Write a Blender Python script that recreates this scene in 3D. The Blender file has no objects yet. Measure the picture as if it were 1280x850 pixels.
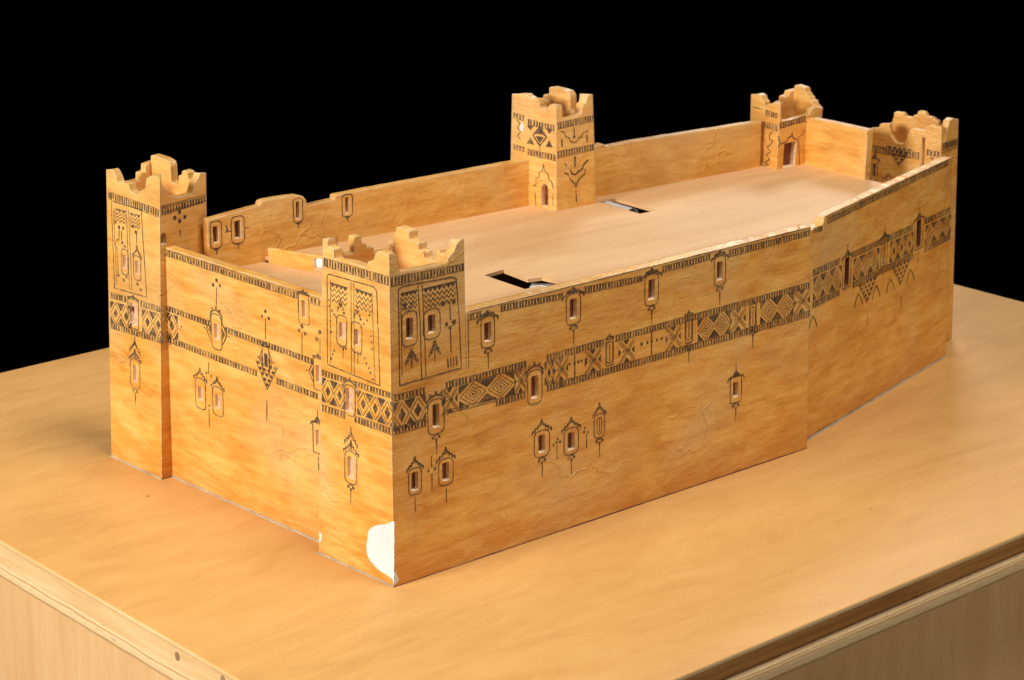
import bpy, bmesh, math, random
from mathutils import Vector, Matrix
from mathutils.geometry import tessellate_polygon
DATA = {
 'faces': {
  'near_left': [[0.0, 0.0, 0.0], [-0.0066, 0.1359, 0.0], [0.0, 0.0, 0.364], [-0.0056, 0.1149, 0.3577]],
  'near_right': [[0.0, 0.0, 0.0], [0.1096, 0.0, 0.0], [0.0, 0.0, 0.364], [0.1048, 0.0, 0.3593]],
  'left_left': [[-0.0178, 0.4561, 0.0], [-0.0219, 0.5712, 0.0], [-0.0075, 0.4472, 0.3502], [-0.0126, 0.5631, 0.3534]],
  'left_right': [[-0.0178, 0.4561, 0.0], [0.06, 0.463, 0.0], [-0.0075, 0.4472, 0.3502], [0.072, 0.4655, 0.3525]],
  'mid_left': [[0.5806, 0.3768, 0.267], [0.5632, 0.4549, 0.267], [0.5802, 0.3783, 0.3902], [0.5639, 0.4519, 0.3938]],
  'mid_right': [[0.5806, 0.3768, 0.267], [0.6516, 0.3722, 0.267], [0.5802, 0.3783, 0.3902], [0.6442, 0.3726, 0.3883]],
  'back_left': [[0.9915, 0.3473, 0.267], [0.9949, 0.4072, 0.267], [0.9914, 0.3458, 0.3335], [0.9949, 0.4073, 0.3398]],
  'back_right': [[0.9915, 0.3473, 0.267], [1.0743, 0.3419, 0.267], [0.9914, 0.3458, 0.3335], [1.0807, 0.3415, 0.3405]],
  'right_left': [[1.149, 0.165, 0.0], [1.12, 0.281, 0.0], [1.1478, 0.1696, 0.3061], [1.1203, 0.2798, 0.3008]],
  'right_right': [[1.149, 0.165, 0.0], [1.217, 0.182, 0.0], [1.1478, 0.1696, 0.3061], [1.1954, 0.1766, 0.3087]],
  'W1': [[0.1096, 0.0, 0.0], [0.6891, 0.0, 0.0], [0.1055, 0.0, 0.3027], [0.6777, 0.0, 0.3035]],
  'WL': [[0.016, 0.1134, 0.0], [-0.0019, 0.4603, 0.0], [0.016, 0.1134, 0.304], [-0.0015, 0.4531, 0.3024]],
  'W2': [[0.6842, 0.0157, 0.0], [1.1377, 0.1307, 0.0], [0.6842, 0.0157, 0.302], [1.1183, 0.1258, 0.3051]],
  'BW1': [[0.046, 0.4465, 0.2], [0.5663, 0.423, 0.2], [0.046, 0.4465, 0.33], [0.5663, 0.423, 0.33]],
  'BW2': [[0.6755, 0.3959, 0.2], [0.9941, 0.3755, 0.2], [0.6755, 0.3959, 0.33], [0.9941, 0.3755, 0.33]],
  'FW': [[1.048, 0.3399, 0.2], [1.0407, 0.2162, 0.2], [1.048, 0.3399, 0.33], [1.0416, 0.2155, 0.33]],
  },
 'towers': {
  'near': {
   'N': [[0.0, 0.0, 0.0], [0.0, 0.0, 0.364]],
   'L': [[-0.0066, 0.1359, 0.0], [-0.0056, 0.1149, 0.3577]],
   'R': [[0.1096, 0.0, 0.0], [0.1048, 0.0, 0.3593]],
   'F': [[0.103, 0.1359, 0.0], [0.0992, 0.1149, 0.3529]],
   },
  'left': {
   'N': [[-0.0178, 0.4561, 0.0], [-0.0075, 0.4472, 0.3502]],
   'L': [[-0.0219, 0.5712, 0.0], [-0.0126, 0.5631, 0.3534]],
   'R': [[0.06, 0.463, 0.0], [0.072, 0.4655, 0.3525]],
   'F': [[0.0559, 0.5781, 0.0], [0.067, 0.5814, 0.3556]],
   },
  'mid': {
   'N': [[0.5806, 0.3768, 0.267], [0.5802, 0.3783, 0.3902]],
   'L': [[0.5632, 0.4549, 0.267], [0.5639, 0.4519, 0.3938]],
   'R': [[0.6516, 0.3722, 0.267], [0.6442, 0.3726, 0.3883]],
   'F': [[0.6343, 0.4503, 0.267], [0.6279, 0.4463, 0.392]],
   },
  'back': {
   'N': [[0.9915, 0.3473, 0.267], [0.9914, 0.3458, 0.3335]],
   'L': [[0.9949, 0.4072, 0.267], [0.9949, 0.4073, 0.3398]],
   'R': [[1.0743, 0.3419, 0.267], [1.0807, 0.3415, 0.3405]],
   'F': [[1.0777, 0.4018, 0.267], [1.0841, 0.403, 0.3468]],
   },
  'right': {
   'N': [[1.149, 0.165, 0.0], [1.1478, 0.1696, 0.3061]],
   'L': [[1.12, 0.281, 0.0], [1.1203, 0.2798, 0.3008]],
   'R': [[1.217, 0.182, 0.0], [1.1954, 0.1766, 0.3087]],
   'F': [[1.188, 0.298, 0.0], [1.1679, 0.2868, 0.3035]],
   },
  },
 'marks': {
  'near_left': [
   ['dent', 0.0008, 0.363, 0.1345, 0.3617, 0.0099, 0.0094, 0.0058],
   ['line', 0.0011, [[0.1229, 0.2373], [0.1257, 0.3417], [0.1225, 0.3446], [0.0319, 0.3461], [0.0257, 0.3423], [0.0214, 0.2344], [0.1229, 0.2373]]],
   ['line', 0.0008, [[0.077, 0.3439], [0.0757, 0.2375]]],
   ['line', 0.0008, [[0.0711, 0.3441], [0.0703, 0.2372]]],
   ['line', 0.0006, [[0.1191, 0.3382], [0.1174, 0.2389]]],
   ['line', 0.0006, [[0.0352, 0.3387], [0.0304, 0.2362]]],
   ['zig', [0.119, 0.3354], [0.0848, 0.3356], 0.0234, 4, 4],
   ['zig', [0.0679, 0.3373], [0.0352, 0.3373], 0.024, 4, 4],
   ['win', 0.0952, 0.2832, 0.0112, 0.0189, 0.0199, 0.0359, None, None, 'open', 0.0, ''],
   ['win', 0.0656, 0.2811, 0.011, 0.0187, 0.0204, 0.0355, None, None, 'open', 0.0, ''],
   ['tree', 0.0978, 0.3112, 0.0122, 'dotup'],
   ['tree', 0.0647, 0.3101, 0.0121, 'dotup'],
   ['dots', 0.0026, [[0.1219, 0.3142], [0.1202, 0.3079], [0.1152, 0.3032], [0.1103, 0.2994], [0.107, 0.2972], [0.1182, 0.2903], [0.1173, 0.2838], [0.1164, 0.2773], [0.0402, 0.3121], [0.045, 0.3056], [0.0513, 0.2998], [0.0561, 0.2951], [0.0374, 0.2887], [0.0367, 0.2814], [0.036, 0.2741], [0.1097, 0.2568], [0.1128, 0.2514], [0.1159, 0.2459], [0.0501, 0.26], [0.047, 0.255], [0.0425, 0.2504], [0.0394, 0.2454], [0.0349, 0.2389]]],
   ['tree', 0.0923, 0.2586, 0.0152, 'down'],
   ['tree', 0.0633, 0.2581, 0.015, 'down'],
   ['dent', 0.0874, 0.2291, 0.1346, 0.2282, 0.0066, 0.0066, 0.0056],
   ['dent', -0.0049, 0.2307, 0.0703, 0.2294, 0.0066, 0.0066, 0.0056],
   ['band', -0.0037, 0.1898, 0.133, 0.1887, 0.0318, 0.0323, [1, 0, 0, 4, 0, 0]],
   ['dent', 0.0871, 0.1876, 0.1337, 0.1866, 0.0078, 0.0078, 0.0056],
   ['dent', -0.0038, 0.1895, 0.0703, 0.1879, 0.0078, 0.0078, 0.0056],
   ['win', 0.0792, 0.2038, 0.0139, 0.0288, 0.0215, 0.0364, 'round', None, 'open', 0.0, ''],
   ['win', 0.0768, 0.1228, 0.012, 0.0264, 0.0224, 0.0391, 'double', 'dots', 'open', 0.0, ''],
   ['chip', [[-0.0018, 0.0802], [0.0126, 0.0722], [0.0241, 0.0679], [0.0356, 0.0636], [0.0443, 0.0552], [0.048, 0.0373], [0.0474, 0.0246], [0.0403, 0.0179], [0.0291, 0.0125], [0.0123, 0.0099], [0.0026, 0.008], [0.0, 0.001]]],
   ['chip', [[0.1345, 0.0272], [0.1298, 0.0245], [0.1297, 0.0194], [0.1333, 0.0142], [0.1345, 0.0139]]],
   ],
  'near_right': [
   ['dent', 0.0011, 0.362, 0.109, 0.3589, 0.0099, 0.0074, 0.0046],
   ['line', 0.0011, [[0.012, 0.2366], [0.0123, 0.3465], [0.0181, 0.3491], [0.0907, 0.3465], [0.0967, 0.344], [0.1005, 0.295], [0.1026, 0.2385], [0.012, 0.2366]]],
   ['line', 0.0009, [[0.0407, 0.3459], [0.0427, 0.3061], [0.0441, 0.2381]]],
   ['line', 0.0009, [[0.0467, 0.3457], [0.0485, 0.305], [0.0502, 0.2387]]],
   ['line', 0.0007, [[0.0155, 0.3369], [0.0155, 0.247]]],
   ['zig', [0.0156, 0.3414], [0.0388, 0.3412], 0.0208, 4, 4],
   ['zig', [0.0487, 0.3408], [0.0954, 0.3406], 0.0247, 4, 7],
   ['win', 0.0275, 0.2993, 0.0093, 0.0239, 0.022, 0.0395, None, None, 'open', 0.0, ''],
   ['win', 0.0598, 0.2984, 0.01, 0.0213, 0.0247, 0.0342, None, None, 'open', 0.0, ''],
   ['tree', 0.0297, 0.2654, 0.0185, 'up'],
   ['tree', 0.0635, 0.2668, 0.0187, 'up'],
   ['dots', 0.005, [[0.0765, 0.3186], [0.0926, 0.3184], [0.0813, 0.2936], [0.0924, 0.2942], [0.0868, 0.2892]]],
   ['line', 0.0013, [[0.0866, 0.3181], [0.0876, 0.2975]]],
   ['line', 0.0012, [[0.0872, 0.2873], [0.0878, 0.26]]],
   ['dots', 0.004, [[0.0211, 0.3267], [0.0309, 0.3272]]],
   ['line', 0.0007, [[0.021, 0.3249], [0.0244, 0.317], [0.0291, 0.3252]]],
   ['line', 0.0015, [[0.0823, 0.2531], [0.0829, 0.2431]]],
   ['line', 0.0015, [[0.0867, 0.2532], [0.0873, 0.2431]]],
   ['line', 0.0015, [[0.0908, 0.2537], [0.0914, 0.2432]]],
   ['line', 0.0015, [[0.0952, 0.2538], [0.0958, 0.2432]]],
   ['line', 0.0008, [[0.1138, 0.3009], [0.1137, 0.2357]]],
   ['dent', 0.0039, 0.2271, 0.0493, 0.2266, 0.0072, 0.0072, 0.0046],
   ['dent', 0.0775, 0.2263, 0.1116, 0.2259, 0.0072, 0.0072, 0.0046],
   ['band', 0.0028, 0.1836, 0.0959, 0.188, 0.0357, 0.0326, [1, 1, 4, 2]],
   ['dent', 0.0034, 0.1896, 0.0497, 0.1897, 0.0085, 0.0085, 0.0046],
   ['line', 0.0008, [[0.0793, 0.1926], [0.1128, 0.1919]]],
   ['line', 0.0008, [[0.0792, 0.1888], [0.1128, 0.1885]]],
   ['win', 0.0639, 0.1899, 0.0094, 0.0276, 0.0236, 0.0409, 'round', 'dots', 'open', -0.001, 'carved slit window crossing the diamond band beside the near corner'],
   ['win', 0.0319, 0.1192, 0.0093, 0.0221, 0.0186, 0.0317, 'step', 'line', 'open', 0.0, ''],
   ['win', 0.0772, 0.1195, 0.0095, 0.0223, 0.0214, 0.032, 'step', 'line', 'open', 0.0, ''],
   ['dots', 0.0035, [[0.0515, 0.1268], [0.0609, 0.1269]]],
   ['dots', 0.003, [[0.0563, 0.1319], [0.0562, 0.1213]]],
   ['line', 0.001, [[0.0562, 0.1434], [0.0562, 0.1319]]],
   ['line', 0.001, [[0.0564, 0.1212], [0.0563, 0.1019]]],
   ['chip', [[0.0003, 0.0186], [0.0026, 0.016], [0.0064, 0.0061], [0.0035, 0.003], [0.0004, 0.0019]]],
   ],
  'left_left': [
   ['dent', 0.0017, 0.3519, 0.1119, 0.355, 0.0101, 0.0093, 0.0046],
   ['line', 0.0011, [[0.1009, 0.2307], [0.1049, 0.3434], [0.0401, 0.3447], [0.0298, 0.2341], [0.1009, 0.2307]]],
   ['line', 0.0007, [[0.072, 0.3387], [0.0674, 0.2359]]],
   ['line', 0.0007, [[0.0676, 0.3395], [0.0621, 0.236]]],
   ['line', 0.0006, [[0.1002, 0.3334], [0.0959, 0.236]]],
   ['zig', [0.0992, 0.3356], [0.0738, 0.3363], 0.0176, 4, 3],
   ['zig', [0.0642, 0.3361], [0.0426, 0.3366], 0.0185, 4, 3],
   ['win', 0.0772, 0.2699, 0.0088, 0.0177, 0.0141, 0.0334, None, None, 'open', 0.0, ''],
   ['win', 0.0499, 0.2677, 0.0087, 0.0176, 0.0157, 0.0311, 'step', None, 'open', 0.0, ''],
   ['dots', 0.004, [[0.0962, 0.3176], [0.0884, 0.3129], [0.0796, 0.3135], [0.0924, 0.2955], [0.0979, 0.2891], [0.0819, 0.2944], [0.0767, 0.2903], [0.0585, 0.3197], [0.0517, 0.3138], [0.0919, 0.2495], [0.0796, 0.2458], [0.0741, 0.2512], [0.0496, 0.247], [0.0428, 0.2412]]],
   ['line', 0.001, [[0.0885, 0.3097], [0.0889, 0.2962]]],
   ['line', 0.001, [[0.0832, 0.3097], [0.0836, 0.2972]]],
   ['line', 0.001, [[0.05, 0.3142], [0.0503, 0.2987]]],
   ['line', 0.001, [[0.0945, 0.2867], [0.092, 0.2485]]],
   ['dent', 0.0749, 0.2248, 0.1108, 0.2231, 0.0072, 0.0072, 0.0056],
   ['dent', -0.0062, 0.2288, 0.0449, 0.2263, 0.0072, 0.0072, 0.0056],
   ['band', -0.0066, 0.1877, 0.1111, 0.1806, 0.0333, 0.0321, [0, 0, 4, 0, 0]],
   ['dent', -0.0074, 0.1882, 0.1121, 0.1819, 0.0068, 0.0068, 0.0056],
   ['win', 0.0598, 0.2056, 0.0159, 0.0284, 0.023, 0.0379, 'flat', None, 'open', 0.0, ''],
   ['win', 0.0575, 0.1269, 0.0089, 0.0236, 0.0215, 0.0385, 'double', 'dots', 'open', 0.0, ''],
   ],
  'left_right': [
   ['dent', 0.0014, 0.354, 0.0767, 0.3528, 0.0091, 0.0071, 0.0046],
   ['line', 0.0007, [[0.0014, 0.356], [0.0782, 0.355]]],
   ['line', 0.0007, [[0.0039, 0.3474], [0.0794, 0.3476]]],
   ['win', 0.0056, 0.3146, 0.0092, 0.0152, 0.0092, 0.0152, None, None, 'door', 0.0, ''],
   ['dots', 0.005, [[0.0324, 0.3423], [0.0243, 0.3369], [0.041, 0.3343], [0.0323, 0.3311]]],
   ['line', 0.0014, [[0.0328, 0.3188], [0.0329, 0.3014]]],
   ],
  'mid_left': [
   ['dent', 0.0017, 0.3855, 0.0517, 0.3889, 0.0077, 0.0078, 0.0046],
   ['dent', 0.0011, 0.3446, 0.051, 0.3469, 0.0078, 0.0079, 0.0046],
   ['dent', 0.056, 0.3922, 0.0778, 0.3941, 0.0067, 0.0067, 0.0046],
   ['dent', 0.0553, 0.3486, 0.0767, 0.3503, 0.0068, 0.0068, 0.0046],
   ['flower', 0.0288, 0.3677, 0.0241, 0.0268],
   ['line', 0.001, [[0.0703, 0.3849], [0.0645, 0.3811], [0.0686, 0.3739], [0.0628, 0.3701], [0.0684, 0.3627], [0.0626, 0.3589]]],
   ['chip', [[0.0602, 0.3839], [0.0572, 0.3776], [0.0599, 0.3694], [0.0643, 0.3711], [0.0644, 0.3778]]],
   ['win', 0.0197, 0.2858, 0.0123, 0.0328, 0.0137, 0.0339, 'door', None, 'door', 0.0, ''],
   ['line', 0.0011, [[0.0391, 0.2966], [0.035, 0.2983], [0.0351, 0.3085], [0.0295, 0.3104], [0.0296, 0.3172], [0.024, 0.3191], [0.022, 0.3295], [0.0199, 0.3196], [0.0143, 0.317], [0.0129, 0.3094], [0.0074, 0.3057], [0.0047, 0.2971]]],
   ['line', 0.0009, [[0.0362, 0.2879], [0.0347, 0.2677]]],
   ['line', 0.0009, [[0.0061, 0.2901], [0.0061, 0.2743]]],
   ],
  'mid_right': [
   ['dent', 0.002, 0.3894, 0.0714, 0.3922, 0.0088, 0.0079, 0.0046],
   ['dent', 0.0018, 0.3495, 0.0702, 0.3517, 0.0089, 0.0079, 0.0046],
   ['line', 0.0011, [[0.0086, 0.377], [0.0146, 0.3752], [0.0175, 0.3682], [0.0234, 0.3664], [0.0263, 0.3604], [0.0367, 0.3581], [0.0414, 0.3642], [0.0474, 0.3646], [0.0506, 0.371], [0.0582, 0.3712], [0.0598, 0.3733]]],
   ['line', 0.0011, [[0.0336, 0.3797], [0.0337, 0.3685]]],
   ['dots', 0.004, [[0.0336, 0.3663]]],
   ['line', 0.0018, [[0.01, 0.3657], [0.0106, 0.3556]]],
   ['line', 0.0018, [[0.0572, 0.3657], [0.0573, 0.3567]]],
   ['line', 0.0022, [[0.0344, 0.3381], [0.0344, 0.3246]]],
   ['line', 0.0018, [[0.0141, 0.3317], [0.0184, 0.3289], [0.0198, 0.3231], [0.0255, 0.3201], [0.0283, 0.3152], [0.0341, 0.3133], [0.04, 0.317], [0.0474, 0.3194], [0.0491, 0.3249], [0.0581, 0.3305]]],
   ['line', 0.0016, [[0.0153, 0.3181], [0.0211, 0.3151], [0.0239, 0.3079], [0.0281, 0.3051], [0.0309, 0.3013], [0.0367, 0.3005], [0.0412, 0.3067], [0.0501, 0.3111], [0.0532, 0.3175]]],
   ['dots', 0.004, [[0.0344, 0.2974]]],
   ['line', 0.0012, [[0.035, 0.2905], [0.0353, 0.2745]]],
   ],
  'back_left': [
   ['dent', 0.0045, 0.3507, 0.0291, 0.3518, 0.0072, 0.0072, 0.0046],
   ['dent', 0.0016, 0.3332, 0.0305, 0.3341, 0.0084, 0.0084, 0.0046],
   ['line', 0.0009, [[0.0572, 0.3524], [0.0357, 0.3513]]],
   ['line', 0.0012, [[0.0124, 0.3228], [0.0186, 0.3169], [0.0182, 0.3097], [0.0114, 0.3085], [0.0175, 0.3002], [0.0223, 0.2969], [0.0152, 0.2909], [0.0233, 0.2857], [0.0162, 0.2798], [0.0259, 0.2731], [0.0173, 0.2711], [0.029, 0.2676]]],
   ],
  'back_right': [
   ['dent', 0.0005, 0.337, 0.0501, 0.3414, 0.0084, 0.0072, 0.0046],
   ['line', 0.0007, [[0.0003, 0.3298], [0.051, 0.3335]]],
   ['win', 0.0239, 0.2861, 0.0241, 0.0375, 0.0249, 0.0381, None, None, 'door', 0.0, ''],
   ['line', 0.0016, [[-0.0012, 0.318], [0.0034, 0.3077], [0.0008, 0.3008]]],
   ['line', 0.0013, [[0.0052, 0.305], [0.0175, 0.3081], [0.0187, 0.3128], [0.0248, 0.3143], [0.0259, 0.319], [0.0282, 0.3114], [0.0366, 0.3066], [0.0409, 0.3109], [0.0484, 0.3146], [0.0492, 0.3217]]],
   ['line', 0.0012, [[0.0399, 0.305], [0.0456, 0.2679]]],
   ],
  'right_left': [
   ['dent', 0.0347, 0.2957, 0.1179, 0.2968, 0.0096, 0.0097, 0.0046],
   ['dent', 0.0015, 0.3011, 0.0243, 0.3018, 0.0071, 0.0072, 0.0046],
   ['checker', 0.0693, 0.2865, 0.0409, 0.0266],
   ['win', 0.1102, 0.2606, 0.0041, 0.0183, 0.011, 0.0342, 'spike', None, 'slot', 0.0, ''],
   ['win', 0.0299, 0.2892, 0.006, 0.06, 0.006, 0.06, None, None, 'door', 0.0, ''],
   ['line', 0.002, [[0.0959, 0.2503], [0.0904, 0.2498], [0.0867, 0.2564], [0.081, 0.2535]]],
   ['dots', 0.004, [[0.0142, 0.29]]],
   ],
  'right_right': [
   ['dent', 0.0063, 0.3137, 0.068, 0.3138, 0.0107, 0.0097, 0.0046],
   ['line', 0.0008, [[0.0064, 0.2994], [0.0658, 0.3007]]],
   ],
  'W1': [
   ['dent', 0.0053, 0.2988, 0.0242, 0.2988, 0.0075, 0.0061, 0.0046],
   ['dent', 0.0517, 0.3005, 0.1491, 0.2962, 0.0076, 0.0063, 0.0046],
   ['dent', 0.1822, 0.2972, 0.2766, 0.2939, 0.0078, 0.0065, 0.0046],
   ['dent', 0.3104, 0.2987, 0.3949, 0.2997, 0.008, 0.0066, 0.0046],
   ['dent', 0.4277, 0.2985, 0.5781, 0.299, 0.0082, 0.0069, 0.0046],
   ['line', 0.0007, [[0.0053, 0.302], [0.5772, 0.3023]]],
   ['dent', 0.0038, 0.2255, 0.0909, 0.2261, 0.0072, 0.0072, 0.0046],
   ['dent', 0.122, 0.2263, 0.2143, 0.2269, 0.0072, 0.0072, 0.0046],
   ['dent', 0.2327, 0.227, 0.5799, 0.2292, 0.0072, 0.0072, 0.0046],
   ['dent', 0.0426, 0.189, 0.0892, 0.1891, 0.0076, 0.0076, 0.0046],
   ['dent', 0.1216, 0.1892, 0.5808, 0.19, 0.0076, 0.0076, 0.0046],
   ['line', 0.0007, [[0.0032, 0.1919], [0.0439, 0.1914]]],
   ['line', 0.0007, [[0.0031, 0.188], [0.0439, 0.1875]]],
   ['band', -0.0111, 0.1885, 0.072, 0.1887, 0.0298, 0.0303, [0, 0]],
   ['band', 0.072, 0.1887, 0.0905, 0.1887, 0.0303, 0.0304, [2]],
   ['band', 0.1191, 0.1888, 0.133, 0.1888, 0.0306, 0.0307, [0]],
   ['band', 0.133, 0.1888, 0.1559, 0.1889, 0.0307, 0.0299, [2]],
   ['band', 0.1829, 0.189, 0.2089, 0.189, 0.03, 0.0302, [2]],
   ['band', 0.2379, 0.1891, 0.2646, 0.1892, 0.0304, 0.0306, [2]],
   ['band', 0.3176, 0.1893, 0.3439, 0.1894, 0.0309, 0.0311, [2]],
   ['band', 0.3734, 0.1895, 0.4597, 0.1897, 0.0313, 0.0318, [0, 0, 2]],
   ['band', 0.4862, 0.1898, 0.58, 0.19, 0.032, 0.0326, [0, 0, 2]],
   ['dots', 0.0036, [[0.1586, 0.2075], [0.1727, 0.2075], [0.1778, 0.2074], [0.1856, 0.2077], [0.2767, 0.2078], [0.2862, 0.2079], [0.3025, 0.2076], [0.3107, 0.2079]]],
   ['line', 0.0013, [[0.1663, 0.2178], [0.1668, 0.1888]]],
   ['line', 0.0013, [[0.2933, 0.2227], [0.2937, 0.1899]]],
   ['dots', 0.004, [[0.2935, 0.2074], [0.1665, 0.2068]]],
   ['win', 0.2234, 0.2088, 0.0105, 0.0261, 0.0118, 0.0332, 'flat', None, 'slot', 0.0, ''],
   ['win', 0.3578, 0.2107, 0.0098, 0.0269, 0.0126, 0.0352, 'flat', 'dots', 'slot', 0.0, ''],
   ['win', 0.4727, 0.2033, 0.0088, 0.0255, 0.0118, 0.0339, 'flat', 'dots', 'slot', 0.0, ''],
   ['win', 0.033, 0.2725, 0.0096, 0.0228, 0.0204, 0.037, 'wide', 'dots', 'open', 0.0, ''],
   ['win', 0.1651, 0.2741, 0.0102, 0.0244, 0.0229, 0.0381, 'wide', 'dots', 'open', 0.0, ''],
   ['win', 0.2936, 0.2732, 0.0101, 0.0251, 0.023, 0.0392, 'wide', 'dots', 'open', 0.0, ''],
   ['win', 0.4119, 0.2753, 0.0093, 0.0237, 0.02, 0.0381, 'wide', 'dots', 'open', 0.0, ''],
   ['win', 0.1035, 0.1912, 0.01, 0.0276, 0.0224, 0.0413, 'round', None, 'open', 0.0, ''],
   ['win', 0.1137, 0.1186, 0.0101, 0.0221, 0.0239, 0.0331, 'step', 'dots', 'open', 0.0, ''],
   ['win', 0.1604, 0.1104, 0.0103, 0.0223, 0.0232, 0.0335, 'step', 'dots', 'open', 0.0, ''],
   ['win', 0.2063, 0.1192, 0.0079, 0.0205, 0.0171, 0.0307, 'step', 'dots', 'slot', 0.0, ''],
   ['dots', 0.003, [[0.1323, 0.1124], [0.1387, 0.118], [0.1425, 0.114], [0.1374, 0.1142]]],
   ['line', 0.0008, [[0.1374, 0.1112], [0.1378, 0.0929]]],
   ['dots', 0.003, [[0.1812, 0.117], [0.1877, 0.1155], [0.1825, 0.1218]]],
   ['line', 0.0008, [[0.185, 0.113], [0.185, 0.0957]]],
   ['win', 0.4429, 0.1124, 0.0088, 0.0205, 0.0205, 0.0344, 'spike', 'dots', 'open', 0.0, ''],
   ],
  'WL': [
   ['dent', 0.0764, 0.3003, 0.3434, 0.2996, 0.0072, 0.0072, 0.0056],
   ['dent', 0.0348, 0.3004, 0.0555, 0.3003, 0.0072, 0.0072, 0.0056],
   ['line', 0.0007, [[0.3452, 0.3008], [0.0361, 0.302]]],
   ['dent', 0.2525, 0.2273, 0.3468, 0.2278, 0.0066, 0.0066, 0.0056],
   ['dent', 0.0523, 0.2261, 0.2231, 0.2271, 0.0066, 0.0066, 0.0056],
   ['dent', 0.1595, 0.1861, 0.3456, 0.1867, 0.0068, 0.0068, 0.0056],
   ['dent', 0.0434, 0.1858, 0.1236, 0.186, 0.0068, 0.0068, 0.0056],
   ['win', 0.2401, 0.2166, 0.0098, 0.0204, 0.0213, 0.0449, 'round', 'lobes', 'open', 0.0, ''],
   ['dots', 0.004, [[0.2369, 0.283], [0.2443, 0.2754], [0.2303, 0.2773]]],
   ['line', 0.0009, [[0.2373, 0.2739], [0.2391, 0.2472]]],
   ['band', 0.3214, 0.1857, 0.3472, 0.1861, 0.0345, 0.0347, [0]],
   ['dots', 0.003, [[0.3135, 0.2073]]],
   ['win', 0.2774, 0.128, 0.01, 0.0178, 0.0217, 0.0399, 'step', None, 'open', 0.0, ''],
   ['win', 0.2417, 0.1265, 0.0099, 0.0177, 0.0214, 0.0375, 'step', None, 'open', 0.0, ''],
   ['line', 0.0009, [[0.2583, 0.1733], [0.259, 0.1586]]],
   ['dots', 0.003, [[0.264, 0.1585], [0.2541, 0.1567], [0.2593, 0.1168]]],
   ['line', 0.0009, [[0.2604, 0.1124], [0.2607, 0.0892]]],
   ['win', 0.1424, 0.2037, 0.0047, 0.016, 0.0125, 0.034, 'flat', 'lobes', 'slot', 0.0, ''],
   ['checker', 0.1412, 0.1839, 0.0406, 0.0302],
   ['line', 0.0011, [[0.1425, 0.1534], [0.1436, 0.1268]]],
   ['dots', 0.004, [[0.1406, 0.2646], [0.1477, 0.2571], [0.1344, 0.2571]]],
   ['line', 0.0009, [[0.141, 0.2556], [0.1418, 0.2307]]],
   ['win', 0.0669, 0.2829, 0.0075, 0.0212, 0.0194, 0.0356, 'flat', None, 'open', 0.0, ''],
   ['dots', 0.005, [[0.0709, 0.2613], [0.0765, 0.2552], [0.0653, 0.2539]]],
   ['line', 0.0009, [[0.0712, 0.2535], [0.0723, 0.2241]]],
   ['dots', 0.005, [[0.0376, 0.262], [0.0438, 0.2519]]],
   ['line', 0.0009, [[0.0379, 0.2533], [0.0388, 0.228]]],
   ['win', 0.0424, 0.2097, 0.0089, 0.0214, 0.0178, 0.0389, 'flat', 'lobes', 'open', 0.0, ''],
   ['win', 0.0461, 0.1301, 0.0074, 0.0198, 0.0178, 0.0377, 'spike', 'line', 'open', 0.0, ''],
   ],
  'W2': [
   ['dent', 0.0233, 0.2923, 0.0513, 0.2897, 0.0064, 0.0065, 0.0046],
   ['dent', 0.0647, 0.2967, 0.4565, 0.3042, 0.0075, 0.0077, 0.0046],
   ['line', 0.0007, [[0.0597, 0.2998], [0.4622, 0.3049]]],
   ['dent', 0.0276, 0.2344, 0.1085, 0.2338, 0.0078, 0.0078, 0.0058],
   ['dent', 0.1447, 0.2335, 0.3388, 0.2319, 0.0078, 0.0078, 0.0058],
   ['dent', 0.3766, 0.2316, 0.4685, 0.2309, 0.0078, 0.0078, 0.0058],
   ['dent', 0.0315, 0.19, 0.1122, 0.1899, 0.0078, 0.0078, 0.0058],
   ['dent', 0.1484, 0.1899, 0.3422, 0.1896, 0.0078, 0.0078, 0.0058],
   ['dent', 0.38, 0.1896, 0.4718, 0.1895, 0.0078, 0.0078, 0.0058],
   ['band', 0.0323, 0.1906, 0.1143, 0.1905, 0.0344, 0.0338, [0, 0, 0]],
   ['band', 0.1505, 0.1904, 0.2299, 0.1903, 0.0335, 0.0329, [0, 0, 0]],
   ['band', 0.2657, 0.1902, 0.3419, 0.1901, 0.0326, 0.0321, [0, 0, 0]],
   ['band', 0.3824, 0.1901, 0.4715, 0.1899, 0.0318, 0.0311, [0, 0, 0]],
   ['win', 0.1304, 0.209, 0.0121, 0.0402, 0.0241, 0.0447, 'spike', None, 'open', 0.0, ''],
   ['win', 0.2459, 0.2127, 0.0077, 0.0345, 0.0205, 0.0414, 'spike', 'line', 'slot', 0.0, ''],
   ['win', 0.3595, 0.214, 0.0135, 0.0402, 0.027, 0.0449, 'spike', 'line', 'open', 0.0, ''],
   ['checker', 0.1968, 0.1665, 0.0548, 0.0299],
   ['line', 0.001, [[0.1995, 0.1336], [0.2008, 0.1182]]],
   ['checker', 0.304, 0.1671, 0.0577, 0.0307],
   ['line', 0.001, [[0.3068, 0.1333], [0.3081, 0.1175]]],
   ['line', 0.0016, [[0.1585, 0.1528], [0.1625, 0.1632], [0.1693, 0.1696], [0.1774, 0.1619], [0.1832, 0.1514]]],
   ['line', 0.0016, [[0.2131, 0.1511], [0.2172, 0.1617], [0.2242, 0.1681], [0.2324, 0.1604], [0.2384, 0.1497]]],
   ['line', 0.0016, [[0.2588, 0.1495], [0.2631, 0.1602], [0.2703, 0.1667], [0.2787, 0.1588], [0.2847, 0.148]]],
   ['line', 0.0016, [[0.324, 0.1482], [0.3284, 0.1591], [0.3359, 0.1657], [0.3445, 0.1577], [0.3508, 0.1467]]],
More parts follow.
